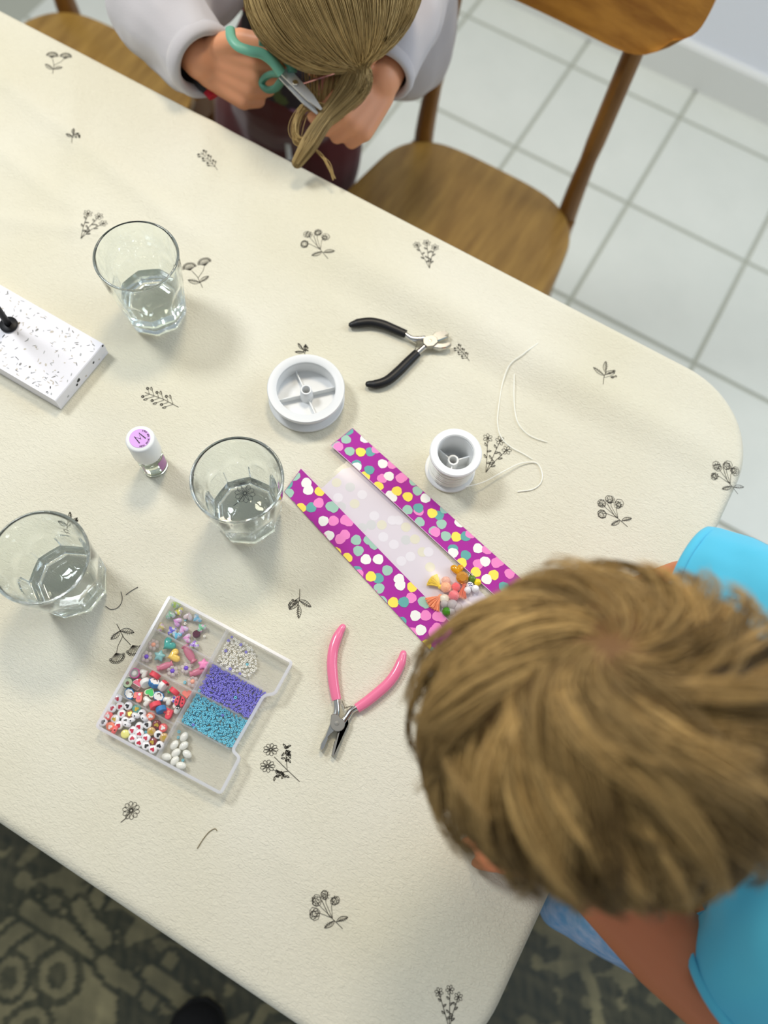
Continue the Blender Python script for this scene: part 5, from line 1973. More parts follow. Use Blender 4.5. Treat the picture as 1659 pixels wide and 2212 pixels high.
ZG = T + 0.0010
M_PP = {'peach': mat('peach_wool', (255, 188, 146), 0.95, sheen=0.5), 'coral': mat('coral_wool', (252, 106, 108), 0.95, sheen=0.5), 'rose': mat('rose_wool', (246, 112, 120), 0.95, sheen=0.5), 'blush': mat('blush_wool', (240, 186, 164), 0.95, sheen=0.5)}


def pompom(p, r, m_, lab):
    t = thing('pompom', lab, 'pompom', (p[0], p[1], ZG))
    c = np.array([p[0], p[1], ZG + r])
    MB().sphere(c, r * 0.9, 18, 12).build('core', m_, t, smooth=180)
    mb = MB()
    d = rng.normal(size=(340, 3))
    d /= np.linalg.norm(d, axis=1, keepdims=True)
    for q in d:
        a = np.cross(q, rng.normal(size=3))
        a /= np.linalg.norm(a)
        b = np.cross(q, a)
        w = 0.00022
        base_ = c + q * r * 0.86
        tip_ = c + q * r * rng.uniform(0.98, 1.06) + a * 0.0003
        mb.add([base_ + a * w, base_ - a * .5 * w + b * .87 * w, base_ - a * .5 * w - b * .87 * w, tip_], [(0, 1, 3), (1, 2, 3), (2, 0, 3)])
    o = mb.build('fluff', m_, t, smooth=0)
    o['kind'] = 'stuff'


def tassel(p, ang, m_, lab, ln=0.011, sp=0.75):
    t = thing('tassel', lab, 'tassel', (p[0], p[1], ZG))
    mb = MB()
    for k in range(130):
        a = ang + rng.uniform(-sp, sp)
        r0 = 0.0012
        z0_, z1_ = ZG + rng.uniform(0.001, 0.0045), ZG + rng.uniform(0.0004, 0.005)
        l_ = ln * rng.uniform(0.88, 1.0)
        mb.tube([(p[0] + r0 * math.cos(a), p[1] + r0 * math.sin(a), z0_), (p[0] + l_ * .55 * math.cos(a), p[1] + l_ * .55 * math.sin(a), (z0_ + z1_) / 2 + 0.0005), (p[0] + l_ * math.cos(a + .04), p[1] + l_ * math.sin(a + .04), z1_)], 0.00026, 4)
    o = mb.build('threads', m_, t)
    o['kind'] = 'stuff'
    MB().sphere((p[0], p[1], ZG + 0.0028), (0.0022, 0.0022, 0.0026), 12, 8).build('knot', m_, t, smooth=180)


def pang(x0, y0, x1, y1):
    d = cb(x1, y1) - cb(x0, y0)
    return math.atan2(d[1], d[0])


M_YT = mat('yellow_thread', (255, 224, 30), 0.8, sheen=0.3)
M_OT = mat('orange_thread', (255, 164, 116), 0.8, sheen=0.3)
M_RT = mat('rust_thread', (236, 116, 68), 0.8, sheen=0.3)
tassel(cb(452, 560), pang(452, 560, 370, 480), M_YT, 'yellow tassel uppermost of the tassels in the bag window', 0.0125, 0.62)
tassel(cb(455, 690), pang(455, 690, 370, 770), M_OT, 'orange tassel fanned against the lower purple strip', 0.0145, 0.7)
tassel(cb(780, 530), pang(780, 530, 750, 660), M_RT, 'rust orange tassel between the coral pompoms and the white letter bead', 0.0135, 0.35)
pompom(cb(530, 480, .006), 0.0046, M_PP['blush'], 'pale blush pompom half behind the peach pompom')
pompom(cb(530, 565, .006), 0.0053, M_PP['peach'], 'peach pompom in the bag window')
pompom(cb(668, 565, .005), 0.0044, M_PP['coral'], 'coral pompom right of the peach one')
pompom(cb(640, 680, .006), 0.0052, M_PP['rose'], 'rose pompom below the coral one')
M_AMBER = mat('amber_glass', (252, 182, 20), 0.08, trans=0.35, ior=1.45)
M_AMBER2 = mat('honey_glass', (244, 176, 66), 0.06, trans=0.45, ior=1.5)
for (x, y, z, pts, h, m_, lab, a) in ((690, 330, 0.005, HB, 0.006, M_AMBER, 'amber glass heart bead topmost in the bag window', 0.6),):
    p = cb(x, y, z)
    tag(inst(puff(pts, h).mesh('heart_bead', m_, smooth=180), 'heart_bead', (p[0], p[1], ZG), (0, 0, a)), lab, 'bead')
p = cb(755, 420, .006)
tag(inst(MB().lathe([(0.0, 0), (0.003, 0), (0.0058, 0.003), (0.0058, 0.0055), (0.0034, 0.0085), (0.0, 0.0085)], 10).mesh('faceted_bead', M_AMBER2, smooth=15), 'faceted_bead', (p[0], p[1], ZG + 0.0012), (0.2, 0.1, 0)), 'honey coloured faceted bead below the amber heart', 'bead')
BALL = lambda r, m_: MB().sphere((0, 0, 0), r, 18, 12).mesh('round_bead', m_, smooth=180)
p = cb(865, 530, .006)
t = thing('letter_bead', 'white round letter bead marked N', 'bead', (p[0], p[1], ZG))
MB().lathe([(0.0, 0.0), (0.0025, 0.0), (0.0036, 0.0015), (0.0036, 0.0035), (0.0026, 0.0056), (0.0, 0.0058)], 24, (p[0], p[1], ZG)).build('body', R_['porcelain'], t, smooth=60)
mb = MB()
dN = cb(865 + 40, 530 - 8) - cb(865, 530)
glyph_bars(mb, GL['N'], p[0], p[1], 0.0036, math.atan2(dN[1], dN[0]) + PI / 2, ZG + 0.00605, 0.00034)
mb.build('letter', mat('navy_ink', (54, 50, 150), 0.5), t, smooth=0)
for (x, y, r, m_, lab) in ((825, 610, 0.0034, R_['porcelain'], 'white round bead below the letter bead'), (935, 590, 0.0036, R_['porcelain'], 'white round bead right of the letter bead'), (965, 500, 0.0034, mat('sun_yellow', (250, 222, 36), 0.3), 'bright yellow round bead by the far purple strip'),
                           (890, 455, 0.0036, mat('leaf_glass', (134, 178, 66), 0.1, trans=0.5), 'leaf green glass bead above the letter bead'), (540, 905, 0.0042, mat('grass_glass', (92, 176, 40), 0.08, trans=0.5), 'grass green glass bead lowest in the bag window'),
                           (510, 800, 0.0040, M_CLEARB, 'clear round bead below the ivory bead'), (620, 810, 0.0050, M_CLEARB, 'large clear bead below the rose pompom'), (690, 850, 0.0046, M_CLEARB, 'clear bead farthest into the bag, beside the white round beads'), (600, 900, 0.0040, M_CLEARB, 'clear bead beside the grass green glass bead')):
    p = cb(x, y, r)
    tag(inst(BALL(r, m_), 'round_bead', (p[0], p[1], ZG + r)), lab, 'bead')
p = cb(515, 725, .005)
tag(inst(puff([(x_ * (1 + 0.25 * (y_ > 0) * abs(math.sin(3 * k / 26 * 2 * PI))), y_) for k, (x_, y_) in enumerate(circ2(0.0046, n=26))], 0.0065).mesh('shell_bead', mat('ivory', (236, 226, 202), 0.3, coat=0.4), smooth=180), 'shell_bead', (p[0], p[1], ZG), (0, 0, 0.4)), 'ivory shell bead beside the orange tassel', 'bead')
p = cb(920, 410, .003)
t = thing('charm', 'dark green flat charm with a small metal ring, half under the purple strip', 'charm', (p[0], p[1], ZG))
MB().prism([tuple(cb(x, y, .003)[:2]) for x, y in ((870, 360), (985, 450), (970, 490), (900, 470), (860, 420))], ZG, ZG + 0.0018, bevel=0.0004).build('plate', mat('dark_olive', (66, 72, 30), 0.25), t, smooth=20)
q = cb(880, 392, .004)
MB().torus((q[0], q[1], ZG + 0.0023), 0.0016, 0.0003, 18, 6).build('ring', M_STEEL, t, smooth=180)
# ================================================================ the two children
M_SKIN = mat('skin_girl', (222, 156, 116), 0.5, sss=0.25)
M_SKINB = mat('skin_boy', (204, 124, 82), 0.5, sss=0.25)
M_NAIL = mat('nail', (236, 184, 168), 0.3)
M_EYEW = mat('eye_white', (240, 238, 234), 0.2)
M_IRIS = mat('iris', (84, 110, 130), 0.2)
M_BROW = mat('eyebrow', (140, 106, 66), 0.8)
M_LIP = mat('lips', (204, 112, 104), 0.4)


def nv(v):
    v = np.array(v, dtype=float)
    return v / np.linalg.norm(v)


def frame(fwd, upish):
    f = nv(fwd)
    l = nv(np.cross(upish, f))
    u = np.cross(f, l)
    return f, l, u


def mcols(f, l, u):
    return Matrix(((f[0], l[0], u[0]), (f[1], l[1], u[1]), (f[2], l[2], u[2])))


def head_parts(c, f, l, u, s, ear=0.84):
    """skull, jaw, cheeks, brow, nose, lips, ears; s = skull half height"""
    M = mcols(f, l, u)
    P = lambda x, y, z: np.array(c) + s * (x * f + y * l + z * u)
    parts = [('e', P(-0.08, 0, 0.12), (0.98 * s, 0.80 * s, 0.92 * s), M), ('e', P(0.30, 0, -0.50), (0.52 * s, 0.55 * s, 0.52 * s), M),
             ('e', P(0.52, 0, -0.92), (0.26 * s, 0.28 * s, 0.20 * s), M), ('c', P(0.82, 0, -0.12), 0.10 * s, P(1.0, 0, -0.40), 0.13 * s),
             ('e', P(0.98, 0.10, -0.43), (0.07 * s, 0.08 * s, 0.07 * s), M), ('e', P(0.98, -0.10, -0.43), (0.07 * s, 0.08 * s, 0.07 * s), M),
             ('c', P(0.78, 0.14, -0.66), 0.06 * s, P(0.78, -0.14, -0.66), 0.06 * s), ('c', P(0.76, 0.12, -0.74), 0.065 * s, P(0.76, -0.12, -0.74), 0.065 * s)]
    for sg in (-1, 1):
        parts += [('e', P(0.60, 0.36 * sg, -0.42), (0.28 * s, 0.26 * s, 0.28 * s), M), ('c', P(0.80, 0.18 * sg, 0.08), 0.09 * s, P(0.70, 0.46 * sg, 0.06), 0.08 * s),
                  ('e', P(-0.05, ear * sg, -0.20), (0.20 * s, 0.06 * s, 0.27 * s), M), ('e', P(0.02, (ear - 0.04) * sg, -0.38), (0.10 * s, 0.07 * s, 0.10 * s), M)]
    return parts


def face_details(t, c, f, l, u, s):
    M = mcols(f, l, u)
    P = lambda x, y, z: np.array(c) + s * (x * f + y * l + z * u)
    for sg in (-1, 1):
        MB().sphere(P(0.76, 0.30 * sg, -0.13), (0.10 * s, 0.13 * s, 0.085 * s), 14, 10, M=M).build('eye', M_EYEW, t, smooth=180)
        MB().sphere(P(0.845, 0.30 * sg, -0.13), (0.025 * s, 0.05 * s, 0.05 * s), 12, 8, M=M).build('iris', M_IRIS, t, smooth=180)
        MB().tube([P(0.88, 0.16 * sg, 0.09), P(0.86, 0.30 * sg, 0.14), P(0.76, 0.46 * sg, 0.11)], [0.02 * s, 0.025 * s, 0.012 * s], 6).build('eyebrow', M_BROW, t)
    MB().tube([P(0.83, 0.16, -0.69), P(0.86, 0, -0.695), P(0.83, -0.16, -0.69)], [0.02 * s, 0.045 * s, 0.02 * s], 8).build('lips', M_LIP, t)


def hand_parts(w, d, nrm, curls, thumb, s=1.0, thumb_side=1, spread=0.10):
    """palm and five fingers; w wrist, d towards the knuckles, nrm out of the back of the hand"""
    w, d = np.array(w, float), nv(d)
    nrm = nv(np.array(nrm) - d * np.dot(nrm, d))
    side = np.cross(d, nrm) * thumb_side
    parts = []
    lens = (0.9, 1.0, 0.93, 0.75)
    for k in range(4):
        off = (1.5 - k) * 0.0125 * s
        mc0 = w + d * 0.008 * s + side * off * 0.65
        kn = w + d * (0.052 - 0.003 * abs(k - 1.2)) * s + side * off + nrm * 0.002 * s
        parts.append(('c', mc0, 0.0105 * s, kn, 0.0088 * s))
        dirv = nv(d + side * (1.5 - k) * spread)
        p, ang = kn, 0.0
        for j_, (ln, r0, r1) in enumerate(((0.024, 0.0078, 0.0068), (0.017, 0.0068, 0.0061), (0.012, 0.0060, 0.0050))):
            ang += curls[k][j_]
            q = p + (dirv * math.cos(ang) - nrm * math.sin(ang)) * ln * lens[k] * s
            parts.append(('c', p, r0 * s, q, r1 * s))
            p = q
    a, b, c_ = thumb
    t0 = w + d * 0.012 * s + side * 0.016 * s
    loc = lambda v: w + (d * v[0] + side * v[1] + nrm * v[2]) * s
    parts += [('c', t0, 0.0115 * s, loc(a), 0.0090 * s), ('c', loc(a), 0.0088 * s, loc(b), 0.0076 * s), ('c', loc(b), 0.0076 * s, loc(c_), 0.0060 * s)]
    return parts


def lerp(a, b, t):
    return np.array(a) * (1 - t) + np.array(b) * t


def limb(a, ra, b, rb):
    return ('c', tuple(a), ra, tuple(b), rb)


# ---------------------------------------------------------------- boy in the turquoise shirt
BH = atd(1294, 1574, 0.432)
bf, bl, bu = frame((-0.66, -0.34, -0.70), (-0.3, -0.15, 0.9))
BS = 0.0885
r_sh, l_sh = at(1668, 1320, 0.855), at(1690, 2070, 0.83)
b_neck = 0.5 * (r_sh + l_sh) + np.array([-0.02, -0.01, 0.03])
r_el, r_wr, r_hd = at(1475, 1288, 0.80), at(1300, 1330, 0.785), at(1220, 1370, 0.775)
l_el, l_wr, l_hd = at(1560, 2150, 0.785), at(1222, 1848, 0.784), at(1092, 1818, 0.774)
chest = 0.5 * (r_sh + l_sh) + np.array([0.035, 0.005, -0.10])
pelv = np.array([0.40, 0.15, 0.52])
boy = thing('person', 'person with short tousled dark blond hair in turquoise shirt, leaning over the table end', 'person', (0.37, 0.15, 0.0098))
RLX = ((0.26, 0.40, 0.3), (0.30, 0.42, 0.3), (0.33, 0.42, 0.3), (0.36, 0.45, 0.3))
parts = head_parts(BH, bf, bl, bu, BS)
parts += [limb(BH - bf * 0.030 - bu * 0.05, 0.040, b_neck, 0.043), limb(r_sh, 0.040, l_sh, 0.040), limb(b_neck, 0.045, chest, 0.08), limb(chest, 0.088, pelv, 0.082),
          limb(chest + np.array([0, 0.03, 0]), 0.07, pelv + np.array([0, 0.03, 0]), 0.075), limb(chest + np.array([0, -0.03, 0]), 0.07, pelv + np.array([0, -0.03, 0]), 0.075),
          limb(r_sh, 0.036, r_el, 0.031), limb(r_el, 0.031, r_wr, 0.0215), limb(l_sh, 0.036, l_el, 0.0335), limb(l_el, 0.0335, lerp(l_el, l_wr, .35), 0.0335), limb(lerp(l_el, l_wr, .35), 0.0335, l_wr, 0.0215)]
parts += hand_parts(r_wr, r_hd - r_wr, (0, 0, 1), RLX, ((0.035, 0.026, -0.006), (0.052, 0.022, -0.012), (0.064, 0.014, -0.016)), 0.9, -1)
parts += hand_parts(l_wr, l_hd - l_wr, (0, 0, 1), RLX, ((0.035, 0.026, -0.006), (0.052, 0.022, -0.012), (0.064, 0.014, -0.016)), 0.9, 1)
for sg in (-1, 1):
    hip, kn, an = pelv + np.array([-0.01, 0.052 * sg, -0.03]), np.array([0.375, 0.15 + 0.062 * sg, 0.28]), np.array([0.41, 0.15 + 0.062 * sg, 0.055])
    parts += [limb(hip, 0.062, kn, 0.043), limb(kn, 0.043, lerp(kn, an, .35), 0.043), limb(lerp(kn, an, .35), 0.043, an, 0.027), limb(an + np.array([0.012, 0, -0.024]), 0.022, an + np.array([-0.085, 0, -0.031]), 0.0145), limb(an, 0.026, an + np.array([-0.03, 0, -0.022]), 0.022)]
blob('body', parts, 0.0028, M_SKINB, boy)
face_details(boy, BH, bf, bl, bu, BS)
M_TURQ = mat('turquoise_jersey', (84, 192, 224), 0.85, sheen=0.25, bump=(1200, 0.2, 0.0006))
M_SHORT = mat('blue_stripe_cotton', (120, 170, 214), 0.85, mottle=((176, 196, 226), 60, (1, 1, 4)))


def shirt_wr(P):
    return 0.0042 * vnoise(P, 31, 60) + 0.0028 * vnoise(P, 32, 130)


hemR, hemL = at(1512, 1258, 0.826), lerp(l_sh, l_el, 0.52)
sp_ = [limb(r_sh, 0.050, l_sh, 0.050), limb(lerp(r_sh, l_sh, .5) + np.array([0, 0, 0.012]), 0.048, chest, 0.096), limb(chest, 0.100, pelv + np.array([0, 0, 0.0]), 0.098),
       limb(chest + np.array([0, 0.035, 0]), 0.082, pelv + np.array([0, 0.035, 0]), 0.088), limb(chest + np.array([0, -0.035, 0]), 0.082, pelv + np.array([0, -0.035, 0]), 0.088),
       limb(r_sh, 0.048, hemR, 0.046), limb(l_sh, 0.050, hemL, 0.050)]


def trim_sleeve(o, hem, shoulder, keep=0.012):
    """cut the rounded end of a sleeve off square at its hem"""
    d = nv(np.array(hem) - np.array(shoulder))
    org = wloc(o)
    bm = bmesh.new()
    bm.from_mesh(o.data)
    co = Vector(np.array(hem) + d * keep - org)
    near = [v for v in bm.verts if (v.co - co).length < 0.09]
    ns = set(near)
    geom = near + [e for e in bm.edges if e.verts[0] in ns and e.verts[1] in ns] + [q for q in bm.faces if all(v in ns for v in q.verts)]
    bmesh.ops.bisect_plane(bm, geom=geom, plane_co=co, plane_no=Vector(d), clear_outer=True)
    bm.to_mesh(o.data)
    bm.free()
    o.data.polygons.foreach_set('use_smooth', [True] * len(o.data.polygons))


shirt = blob('shirt', sp_, 0.0045, M_TURQ, boy, wrinkle=shirt_wr)
trim_sleeve(shirt, hemR, r_sh, 0.008)
trim_sleeve(shirt, hemL, l_sh, 0.008)


def cuff(name, hem, shoulder, R, r, m, t, keep):
    d = nv(np.array(hem) - np.array(shoulder))
    M = Vector((0, 0, 1)).rotation_difference(Vector(d)).to_matrix()
    return MB().torus(np.array(hem) + d * keep, R, r, 40, 8, M=M, zscale=1.8).build(name, m, t, smooth=180)


cuff('sleeve_hem', hemR, r_sh, 0.0445, 0.0022, M_TURQ, boy, 0.006)
cuff('sleeve_hem', hemL, l_sh, 0.0490, 0.0022, M_TURQ, boy, 0.006)
sh_ = [limb(pelv + np.array([0, 0.03, 0.02]), 0.094, pelv + np.array([0, 0.03, -0.04]), 0.098), limb(pelv + np.array([0, -0.03, 0.02]), 0.094, pelv + np.array([0, -0.03, -0.04]), 0.098)]
for sg in (-1, 1):
    sh_.append(limb(pelv + np.array([-0.01, 0.056 * sg, -0.05]), 0.086, np.array([0.375, 0.15 + 0.066 * sg, 0.315]), 0.080))
# the loose light hem that hangs beside the table corner
sh_.append(limb(pelv + np.array([-0.03, -0.09, -0.02]), 0.055, at(1205, 1962, 0.50), 0.022))
blob('shorts', sh_, 0.005, M_SHORT, boy, wrinkle=shirt_wr)

M_HAIR = mat('hair', (150, 110, 60), 0.5, attr='Col', spec=0.35)


def hair_field(c, f, l, u, rad, whorl, n, guides, length, lift, swirl, accept, pal, seed, rw, clump=0.82, shells=0.0, name='hair'):
    r = np.random.default_rng(seed)
    Mx = np.column_stack([f * rad[0], l * rad[1], u * rad[2]])
    Mi = np.linalg.inv(Mx)
    q = Mi @ (np.array(whorl) - c)
    q /= np.linalg.norm(q)

    def roots(m):
        d = r.normal(size=(m * 6, 3))
        d /= np.linalg.norm(d, axis=1, keepdims=True)
        return d[accept(d)][:m]

    K = 10

    def grow(d, L, sw, lf, jit):
        path = np.empty((len(d), K, 3))
        cur = d.copy()
        h = np.zeros(len(d))
        for k in range(K):
            wp = c + (cur * (1 + h[:, None])) @ Mx.T
            path[:, k] = wp
            away = cur * (cur @ q)[:, None] - q
            nn = np.linalg.norm(away, axis=1, keepdims=True) + 1e-6
            away = away / nn
            sp = np.cross(q, cur)
            sp /= np.linalg.norm(sp, axis=1, keepdims=True) + 1e-6
            cl = cur @ q
            tdir = away + sp * (sw * np.clip(cl + 0.3, 0, 1.3))[:, None] + jit
            tdir -= cur * np.sum(tdir * cur, axis=1, keepdims=True)
            tdir /= np.linalg.norm(tdir, axis=1, keepdims=True) + 1e-6
            step = (L / (K - 1) / np.mean(rad))
            cur = cur + tdir * step[:, None]
            cur /= np.linalg.norm(cur, axis=1, keepdims=True)
            t = (k + 1) / (K - 1)
            h = lf * (1.5 * t - 0.75 * t * t)
        return path

    gd = roots(guides)
    G = len(gd)
    gj = r.normal(size=(G, 3)) * 0.32
    gl = length * r.uniform(0.8, 1.25, G)
    glf = lift * r.uniform(0.3, 1.4, G)
    gp = grow(gd, gl, swirl, glf, gj)
    gcol = np.clip(r.normal(0.5, 0.34, G), 0, 1)
    d = roots(n)
    n = len(d)
    gi = np.empty(n, int)
    for s0 in range(0, n, 2000):
        gi[s0:s0 + 2000] = np.argmax(d[s0:s0 + 2000] @ gd.T, axis=1)
    own = grow(d, gl[gi] * r.uniform(0.85, 1.1, n), swirl, glf[gi] * r.uniform(0.85, 1.1, n), gj[gi] + r.normal(size=(n, 3)) * 0.06)
    s = np.linspace(0, 1, K)[None, :, None]
    tip = gp[gi] + (own[:, :1] - gp[gi][:, :1]) * (1 - s) + r.normal(size=(n, 1, 3)) * 0.0022 * s
    path = own * (1 - clump * s) + tip * clump * s
    tcol = np.clip(gcol[gi] * 0.75 + r.uniform(0, 0.25, n), 0, 1)[:, None]
    cols = np.array(lin(pal[0])[:3]) * (1 - tcol) + np.array(lin(pal[1])[:3]) * tcol
    radii = rw * np.linspace(1, 0.25, K)
    return path, radii, cols


def boy_accept(d):
    # hairline: bare face in front, below the brow; neck below
    return ~((d[:, 0] > 0.62) & (d[:, 2] < 0.18)) & ~((d[:, 0] > 0.05) & (d[:, 2] < -0.22)) & (d[:, 2] > -0.62)


whorl = atd(1322, 1372, 0.352)
bhc = BH - bf * 0.08 * BS + bu * 0.12 * BS
BR = (0.98 * BS + 0.0015, 0.80 * BS + 0.0015, 0.92 * BS + 0.0015)
path, radii, cols = hair_field(bhc, bf, bl, bu, BR, whorl, 14000, 620, 0.066, 0.26, 0.75, boy_accept, ((64, 46, 18), (216, 178, 112)), 5, 0.00048)
strands('hair', path, radii, cols, M_HAIR, boy, 'stuff')
mb = MB().sphere(bhc, tuple(r + 0.001 for r in BR), 40, 30, M=mcols(bf, bl, bu))
Vn = (np.array(mb.v) - bhc) @ np.column_stack([bf / BR[0], bl / BR[1], bu / BR[2]])
ok = boy_accept(Vn)
mb.f = [q for q in mb.f if all(ok[i_] for i_ in q)]
mb.mi = [0] * len(mb.f)
mb.build('scalp_hair', mat('scalp_hair', (112, 78, 40), 0.7), boy, smooth=180)

# ---------------------------------------------------------------- girl with the scissors
GHd = atd(720, -22, 0.805)
gf, gl_, gu = frame((-0.70, -0.38, -0.58), (0, -0.5, 0.8))
GS = 0.087
girl = thing('person', 'person with long blond hair and glasses in grey sweatshirt, standing behind the far table edge', 'person', (-0.58, 0.82, 0.0))
gR_sh, gL_sh = np.array([-0.60, 0.81, 0.79]), np.array([-0.40, 0.84, 0.79])
gR_el, gR_wr = at(345, 20, 0.770), at(436, 128, 0.776)
gL_el, gL_wr = at(880, 30, 0.79), at(822, 172, 0.785)
gpel = np.array([-0.60, 0.845, 0.50])
gch = np.array([-0.50, 0.80, 0.68])
gneck = np.array([-0.45, 0.76, 0.80])
parts = head_parts(GHd, gf, gl_, gu, GS, 0.76)
parts += [limb(GHd - gf * 0.04 - gu * 0.04, 0.036, gneck, 0.038), limb(gR_sh, 0.034, gL_sh, 0.034), limb(gneck, 0.04, gch, 0.072), limb(gch, 0.08, gpel, 0.078),
          limb(gR_sh, 0.034, gR_el, 0.030), limb(gR_el, 0.030, gR_wr, 0.0225), limb(gL_sh, 0.034, gL_el, 0.030), limb(gL_el, 0.030, gL_wr, 0.0225)]
# right hand: a fist closed round the lower scissor loop, thumb through the upper one
rh_d = at(560, 184, 0.765) - gR_wr
rh_n = np.array([0.05, -0.86, 0.42])
FIST = ((0.75, 1.35, 0.9), (0.85, 1.45, 0.9), (0.9, 1.5, 0.9), (0.95, 1.5, 0.9))
HSc = 1.18
parts += hand_parts(gR_wr, rh_d, rh_n, FIST, ((0.034, 0.034, 0.006), (0.052, 0.040, 0.010), (0.068, 0.038, 0.008)), HSc, -1, 0.04)
# left hand: pinching the lock between thumb and bent forefinger
lh_d = at(742, 268, 0.772) - gL_wr
lh_n = np.array([0.62, -0.35, 0.70])
PINCH = ((0.7, 1.0, 0.5), (0.85, 1.15, 0.6), (0.95, 1.25, 0.7), (1.05, 1.3, 0.7))
parts += hand_parts(gL_wr, lh_d, lh_n, PINCH, ((0.034, 0.026, -0.010), (0.052, 0.020, -0.022), (0.066, 0.010, -0.026)), HSc, 1, 0.05)
legs = []
for sg, x0 in ((-1, -0.668), (1, -0.536)):
    hip, kn, an = np.array([x0 + 0.005, 0.83, 0.46]), np.array([x0, 0.795, 0.26]), np.array([x0, 0.83, 0.06])
    legs.append((hip, kn, an))
    parts += [limb(hip, 0.052, kn, 0.042), limb(kn, 0.042, an, 0.027), limb(an + np.array([0, 0.012, -0.036]), 0.022, an + np.array([0, -0.08, -0.044]), 0.0145), limb(an, 0.026, an + np.array([0, -0.03, -0.034]), 0.022)]
blob('body', parts, 0.0026, M_SKIN, girl)
face_details(girl, GHd, gf, gl_, gu, GS)
M_GREY = mat('grey_fleece', (194, 190, 192), 0.95, sheen=0.35, bump=(800, 0.35, 0.0008))
M_BURG = mat('burgundy_knit', (92, 40, 40), 0.92, sheen=0.2, bump=(600, 0.3, 0.0008))


def swr(P):
    return 0.0065 * vnoise(P, 41, 50) + 0.0042 * vnoise(P, 42, 110)


cR, cL = lerp(gR_el, gR_wr, 0.92), lerp(gL_el, gL_wr, 0.80)
sw = [limb(gR_sh, 0.062, gR_el, 0.056), limb(gR_el, 0.056, cR, 0.040), limb(lerp(gR_el, cR, 0.55) + np.array([-0.01, 0.0, -0.02]), 0.040, lerp(gR_el, cR, 0.9) + np.array([-0.004, -0.006, -0.014]), 0.034),
      limb(gL_sh, 0.050, gL_el, 0.042), limb(gL_el, 0.042, cL, 0.034), limb(gR_sh, 0.055, gch + np.array([-0.09, 0.035, 0]), 0.07), limb(gL_sh, 0.055, gch + np.array([0.09, 0.035, 0]), 0.07),
      limb(gch + np.array([0, 0.05, 0.02]), 0.085, gpel + np.array([0.03, 0.04, 0.07]), 0.09), limb(gR_sh + np.array([0, .03, 0]), 0.05, gL_sh + np.array([0, .03, 0]), 0.05)]
swt = blob('sweatshirt', sw, 0.0042, M_GREY, girl, wrinkle=swr)
trim_sleeve(swt, cR, gR_el, 0.010)
trim_sleeve(swt, cL, gL_el, 0.008)
cuff('cuff', cR, gR_el, 0.0355, 0.0062, M_GREY, girl, 0.009)
cuff('cuff', cL, gL_el, 0.031, 0.0045, M_GREY, girl, 0.008)


def floral(P):
    base_ = np.tile(np.array(lin((58, 52, 62))[:3]), (len(P), 1))
    r = np.random.default_rng(9)
    lo, hi = P.min(0), P.max(0)
    for k in range(170):
        c = r.uniform(lo, hi)
        rad = r.uniform(0.010, 0.022)
        colr = [(120, 140, 200), (196, 96, 116), (96, 112, 70), (150, 110, 150), (176, 186, 214)][k % 5]
        m_ = np.linalg.norm((P - c) * np.array([1, 1, 0.8]), axis=1) < rad * (1 + 0.3 * vnoise(P, 50 + k % 5, 220))
        base_[m_] = np.array(lin(colr)[:3])
    return base_


blob('floral_top', [limb(gch + np.array([0.0, -0.04, 0.065]), 0.062, gch + np.array([-0.02, -0.025, 0.0]), 0.082), limb(gch + np.array([-0.02, -0.03, 0.0]), 0.082, gch + np.array([-0.05, -0.005, -0.08]), 0.085), limb(gch + np.array([-0.07, -0.03, 0.06]), 0.05, gch + np.array([0.06, -0.03, 0.06]), 0.05)],
     0.004, mat('floral_jersey', (70, 64, 80), 0.85, attr='Col'), girl, wrinkle=lambda P: 0.002 * vnoise(P, 44, 90), cols=floral)
tr_ = [limb(gch + np.array([-0.05, -0.012, -0.075]), 0.094, gpel, 0.096), limb(gpel + np.array([0, 0, 0.01]), 0.092, gpel + np.array([0, 0, -0.03]), 0.094)]
for hip, kn, an in legs:
    tr_ += [limb(hip, 0.0635, kn, 0.060), limb(kn, 0.060, an + np.array([0, 0, 0.01]), 0.046)]
blob('trousers', tr_, 0.0045, M_BURG, girl, wrinkle=lambda P: 0.003 * vnoise(P, 45, 60))
# pale strip standing in for the bright floor between the legs
pp = [at(607, 176, 0.60), at(612, 225, 0.56), at(619, 290, 0.53), at(625, 345, 0.50)]
MB().tube(spline(pp, 20), 0.0042, 8).build('leg_gap_strip', mat('gap_pale', (222, 226, 224), 0.8), girl)
# black piece painted as the shaded gap beneath the right cuff, with a red tag
wb_c = at(444, 166, 0.772)
MB().tube([at(428, 165, 0.757), at(442, 183, 0.753), at(450, 193, 0.750)], [0.0085, 0.009, 0.008], 12, flat=0.6).build('cuff_gap', mat('gap_black', (16, 14, 18), 0.5), girl)
MB().tube([at(449, 192, 0.750), at(463, 208, 0.748)], [0.0075, 0.0075], 10, flat=0.55).build('red_tag', mat('red_band', (176, 16, 40), 0.45), girl)

